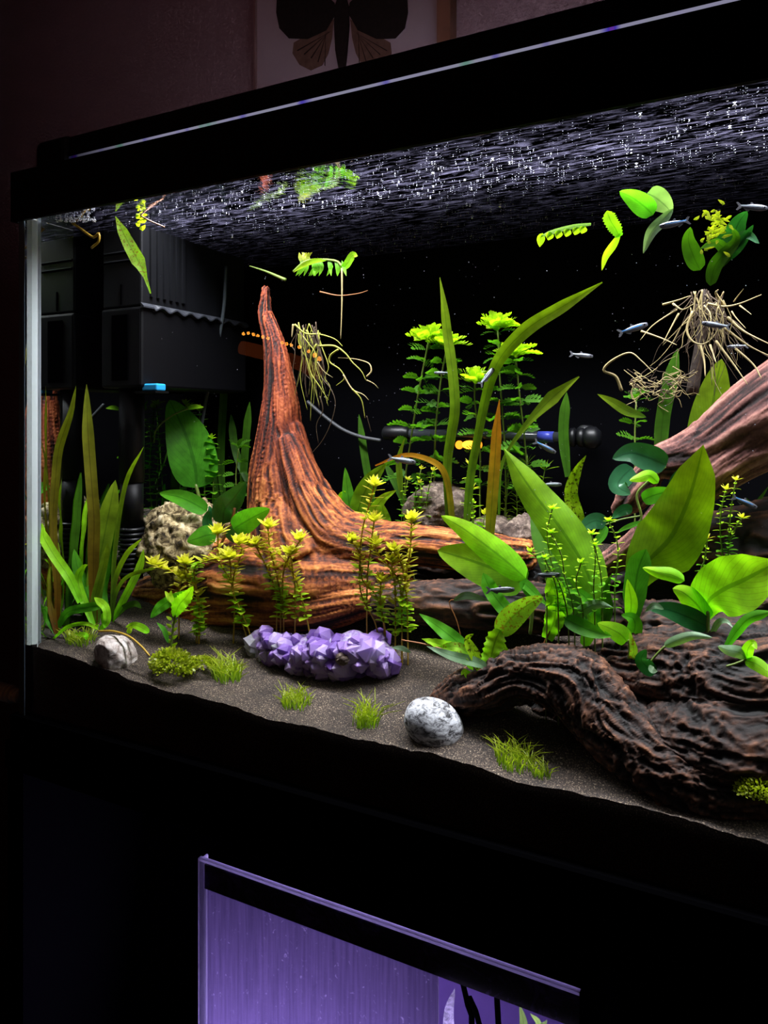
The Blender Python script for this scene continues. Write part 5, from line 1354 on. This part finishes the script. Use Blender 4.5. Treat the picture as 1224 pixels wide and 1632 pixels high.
# ---------------------------------------------------------------- heater along the back
hd_ = 0.262
ht = thing('heater', at(780, 692, hd_), 'glass tube heater with black rubber end caps fixed along the back glass', 'heater')
pa, pb = at(650, 691, hd_), at(910, 697, hd_); ax = pb - pa; hl = np.linalg.norm(ax); kk = px(780, hd_)
M['heater'] = plain('heater_tube', rgb(54, 58, 62), 0.15)
mk('glass_tube', *lathe([(0, 8 * kk), (hl, 8 * kk)], 20, pa, ax), M['heater'], ht)
axn = ax / hl
for i in range(3):
    mk('suction_ring', *lathe([(0, 10 * kk), (3 * kk, 14 * kk), (9 * kk, 15 * kk), (12 * kk, 11 * kk)], 20, pa + axn * (hl - 4 * kk + i * 13 * kk), ax), M['filter'], ht)
mk('end_cap', *lathe([(0, 13 * kk), (8 * kk, 17 * kk), (18 * kk, 17 * kk), (26 * kk, 10 * kk)], 20, pa + axn * (hl + 18 * kk), ax), M['filter'], ht)
mk('end_cap', *lathe([(-46 * kk, 8 * kk), (-42 * kk, 12 * kk), (-6 * kk, 13 * kk), (0, 10 * kk), (4 * kk, 9 * kk)], 20, pa, ax), M['filter'], ht)
mk('blue_band', *lathe([(0, 8.4 * kk), (24 * kk, 8.4 * kk)], 20, pa + axn * (hl - 50 * kk), ax), plain('blue_band', rgb(70, 80, 190), .3), ht)
mk('neck', *lathe([(0, 12 * kk), (44 * kk, 12 * kk)], 14, at(930, 690, hd_ + .004), (0, 1, 0)), M['filter'], ht)
lh_ = mk('lamp_holder', *box(*sorted((at(722, 0, hd_)[0], at(772, 0, hd_)[0])), hd_ - .006, hd_, at(748, 716, hd_)[2], at(748, 699, hd_)[2]), M['black'], ht, False)
for i, (uu, ss, st_) in enumerate([(732, 7, 2.2), (748, 13, 5.0), (763, 6, 1.6)]):
    c = at(uu, 709, hd_ - .008); S, F_ = sphere_grid(12, 8)
    mk('indicator_lamp', S * np.array([ss, 5, 7]) * kk + c, F_, emit('amber_glow', (1.0, .32, .02, 1), st_), lh_)
cb = thing('heater_cable', at(560, 690, hd_), 'dark grey cable running from the heater cap toward the spire', 'cable')
stalk([(606, 702), (575, 696), (545, 684), (515, 662), (490, 640)], 3.2, hd_, cb, plain('cable_grey', rgb(60, 62, 66), .5), 'cord')

# ---------------------------------------------------------------- amber string lamp in the room; the front pane mirrors it


def refl(u, v, dv):           # real place of a thing seen mirrored in the glass
    p_ = at(u, v, dv); p_[1] = -p_[1]; return p_


sl = thing('amber_lamp', refl(450, 560, .85) - np.array([0, 0, .05]), 'amber lamp of small beads behind the viewer, mirrored in the glass', 'lamp')
bp_ = [(388, 532), (396, 531), (404, 533), (411, 535), (419, 537), (427, 539), (450, 546), (457, 548), (464, 550), (477, 553), (492, 560), (502, 566), (509, 572)]
S, F_ = sphere_grid(10, 6)
for i, (uu, vv) in enumerate(bp_):
    mk('bead', S * (.0042 if i not in (11, 12) else .0055) + refl(uu, vv, .85), F_, emit('bead_glow', (1.0, .36, .04, 1), 26) if i < 1 else bpy.data.materials['bead_glow'], sl)
Wd = [refl(uu, vv + 12, .85) for uu, vv in ((386, 534), (420, 542), (470, 556), (508, 574))]
mk('glow_tray', *tube([w_ - np.array([0, 0, .012]) for w_ in Wd], .016, 12, 20), emit('emitting_amber', (0.8, .16, .04, 1), 1.0), sl)  # emits the red-brown glow around the beads
cen = refl(450, 560, .85)
mk('lamp_pole', *lathe([(0, .09), (.015, .09), (.02, .008), (cen[2] - .03, .008)], 20, (cen[0], cen[1], 0.001), (0, 0, 1)), M['black'], sl)

# ---------------------------------------------------------------- small rimless tank on the shelf below
TZ = at(315, 1368, 0.0)[2]; tx0, tx1 = at(315, 1368, 0)[0], at(928, 1585, 0)[0]
rt_ = thing('small_aquarium', ((tx0 + tx1) / 2, .12, 0.50), 'small rimless tank glowing violet on the shelf under the large one', 'aquarium')
bz = 0.502
M['edge_v'] = edge_mat('polished_edge', (.75, .72, .85, 1), .7)
mk('front_pane', *box(tx0 + .002, tx1 - .0005, 0.002, 0.006, bz, TZ - .002), M['glass'], rt_, False)
mk('top_edge', *box(tx0, tx1, 0.0005, .0045, TZ - .0022, TZ), M['edge_v'], rt_, False)
mk('side_edge', *box(tx0, tx0 + .0018, 0.0005, .012, bz, TZ - .0022), M['edge_v'], rt_, False)
mk('side_pane', *box(tx0, tx0 + .0016, 0.012, .20, bz, TZ), M['glass'], rt_, False)
mk('side_pane', *box(tx1 - .002, tx1, 0.0005, .20, bz, TZ), M['black_matte'], rt_, False)
zb2 = at(320, 1412, .008)[2]
m, N, L, out = nodes('smudged_black_band')
tc = N('ShaderNodeTexCoord'); nz = N('ShaderNodeTexNoise', Scale=42.0, Detail=9.0, Roughness=.75, Distortion=1.4); L(tc.outputs['Object'], nz.inputs['Vector'])
r = ramp(N, [(.50, rgb(6, 5, 10)), (.70, rgb(90, 70, 130))]); L(nz.outputs['Fac'], r.inputs[0])
p = N('ShaderNodeBsdfPrincipled', Roughness=.7); L(r.outputs[0], p.inputs['Base Color']); L(p.outputs[0], out.inputs[0])
mk('dark_band', *box(tx0 + .002, tx1 - .002, .0068, .0085, zb2, TZ - .0085), m, rt_, False)
m, N, L, out = nodes('milky_back_sheet')
tc = N('ShaderNodeTexCoord'); mp = N('ShaderNodeMapping'); mp.inputs['Scale'].default_value = (1, 1, .04); L(tc.outputs['Object'], mp.inputs[0])
nz = N('ShaderNodeTexNoise', Scale=420.0, Detail=3.0); L(mp.outputs[0], nz.inputs['Vector'])
n2 = N('ShaderNodeTexNoise', Scale=240.0, Detail=3.0, Distortion=1.0); L(tc.outputs['Object'], n2.inputs['Vector'])
r = ramp(N, [(.35, rgb(132, 124, 148)), (.65, rgb(148, 139, 164))]); L(nz.outputs['Fac'], r.inputs[0])
r2 = ramp(N, [(.66, (0, 0, 0)), (.76, (.35, .35, .35))]); L(n2.outputs['Fac'], r2.inputs[0])
mx_ = N('ShaderNodeMix', data_type='RGBA', blend_type='ADD'); mx_.inputs['Factor'].default_value = 1; L(r.outputs[0], mx_.inputs['A']); L(r2.outputs[0], mx_.inputs['B'])
p = N('ShaderNodeBsdfPrincipled', Roughness=.8); L(mx_.outputs['Result'], p.inputs['Base Color']); L(p.outputs[0], out.inputs[0])
pn_ = m.node_tree.nodes['Principled BSDF']; nt = m.node_tree; tr_ = nt.nodes.new('ShaderNodeBsdfTranslucent'); nt.links.new(mx_.outputs['Result'], tr_.inputs[0])
ms_ = nt.nodes.new('ShaderNodeMixShader'); ms_.inputs[0].default_value = .6; nt.links.new(pn_.outputs[0], ms_.inputs[1]); nt.links.new(tr_.outputs[0], ms_.inputs[2]); nt.links.new(ms_.outputs[0], out.inputs[0])
xq = at(706, 1600, .02)[0]
mk('milky_sheet', *box(tx0 + .002, xq, .0105, .0115, bz, zb2), m, rt_, False)
mk('back_sheet', *box(tx0 + .002, tx1 - .003, .19, .193, bz, H - (H - TZ) * 1.42), plain('far_sheet', rgb(120, 100, 150), .8), rt_, False)
mk('base', *box(tx0, tx1, .0005, .20, .5005, bz), M['black_matte'], rt_, False)
# stems and pale leaves inside it
t = thing('tank_plant', at(800, 1800, .10), 'pale leaves and dark stems glowing at the end of the violet tank', 'plant')
for pts in ([(735, 1800), (752, 1640), (745, 1600), (736, 1560)], [(800, 1800), (795, 1650), (792, 1590)], [(780, 1800), (765, 1640), (748, 1590)]):
    stalk(pts, 5, .06, t, M['black_matte'], 'stem')
for i, pts in enumerate(([(720, 1700), (715, 1620), (725, 1575)], [(830, 1720), (835, 1640), (828, 1600)], [(850, 1720), (860, 1640), (845, 1615)], [(870, 1720), (862, 1650), (872, 1625)])):
    leafpx(pts, 9, .05, t, M['g_pale'] if i else M['quartz'], 'lance')

# ---------------------------------------------------------------- things beside the tank
hc = thing('hose_coupling', at(10, 1110, 0.02), 'ribbed grey hose coupling beside the tank foot', 'coupling')
c = at(33, 1110, .02); prof = []
for i in range(7): prof += [(i * .006, .0075 if i < 2 else .0095), (i * .006 + .0035, .0075 if i < 2 else .0095), (i * .006 + .0036, .007), (i * .006 + .0058, .007)]
mk('ribbed_nut', *lathe([(a, b_) for a, b_ in prof], 20, c, (-1, 0, 0)), plain('grey_plastic', rgb(225, 228, 240), .3), hc)
mk('hose', *tube([c + np.array([-.035, 0, 0]), c + np.array([-.12, .01, 0]), c + np.array([-.2, .05, -.1]), (c[0] - .22, .1, .5), (c[0] - .22, .12, 0.012)], .007, 10, 30), M['black'], hc)
ct = thing('cable_tie', at(12, 1196, 0.02), 'tiny pale cable tie end on the black hose beside the stand', 'cable tie')
mk('strap', *tube([at(8, 1201, .02), at(18, 1191, .02)], .0006, 5, 4), plain('white_plastic', rgb(200, 200, 205), .5), ct)
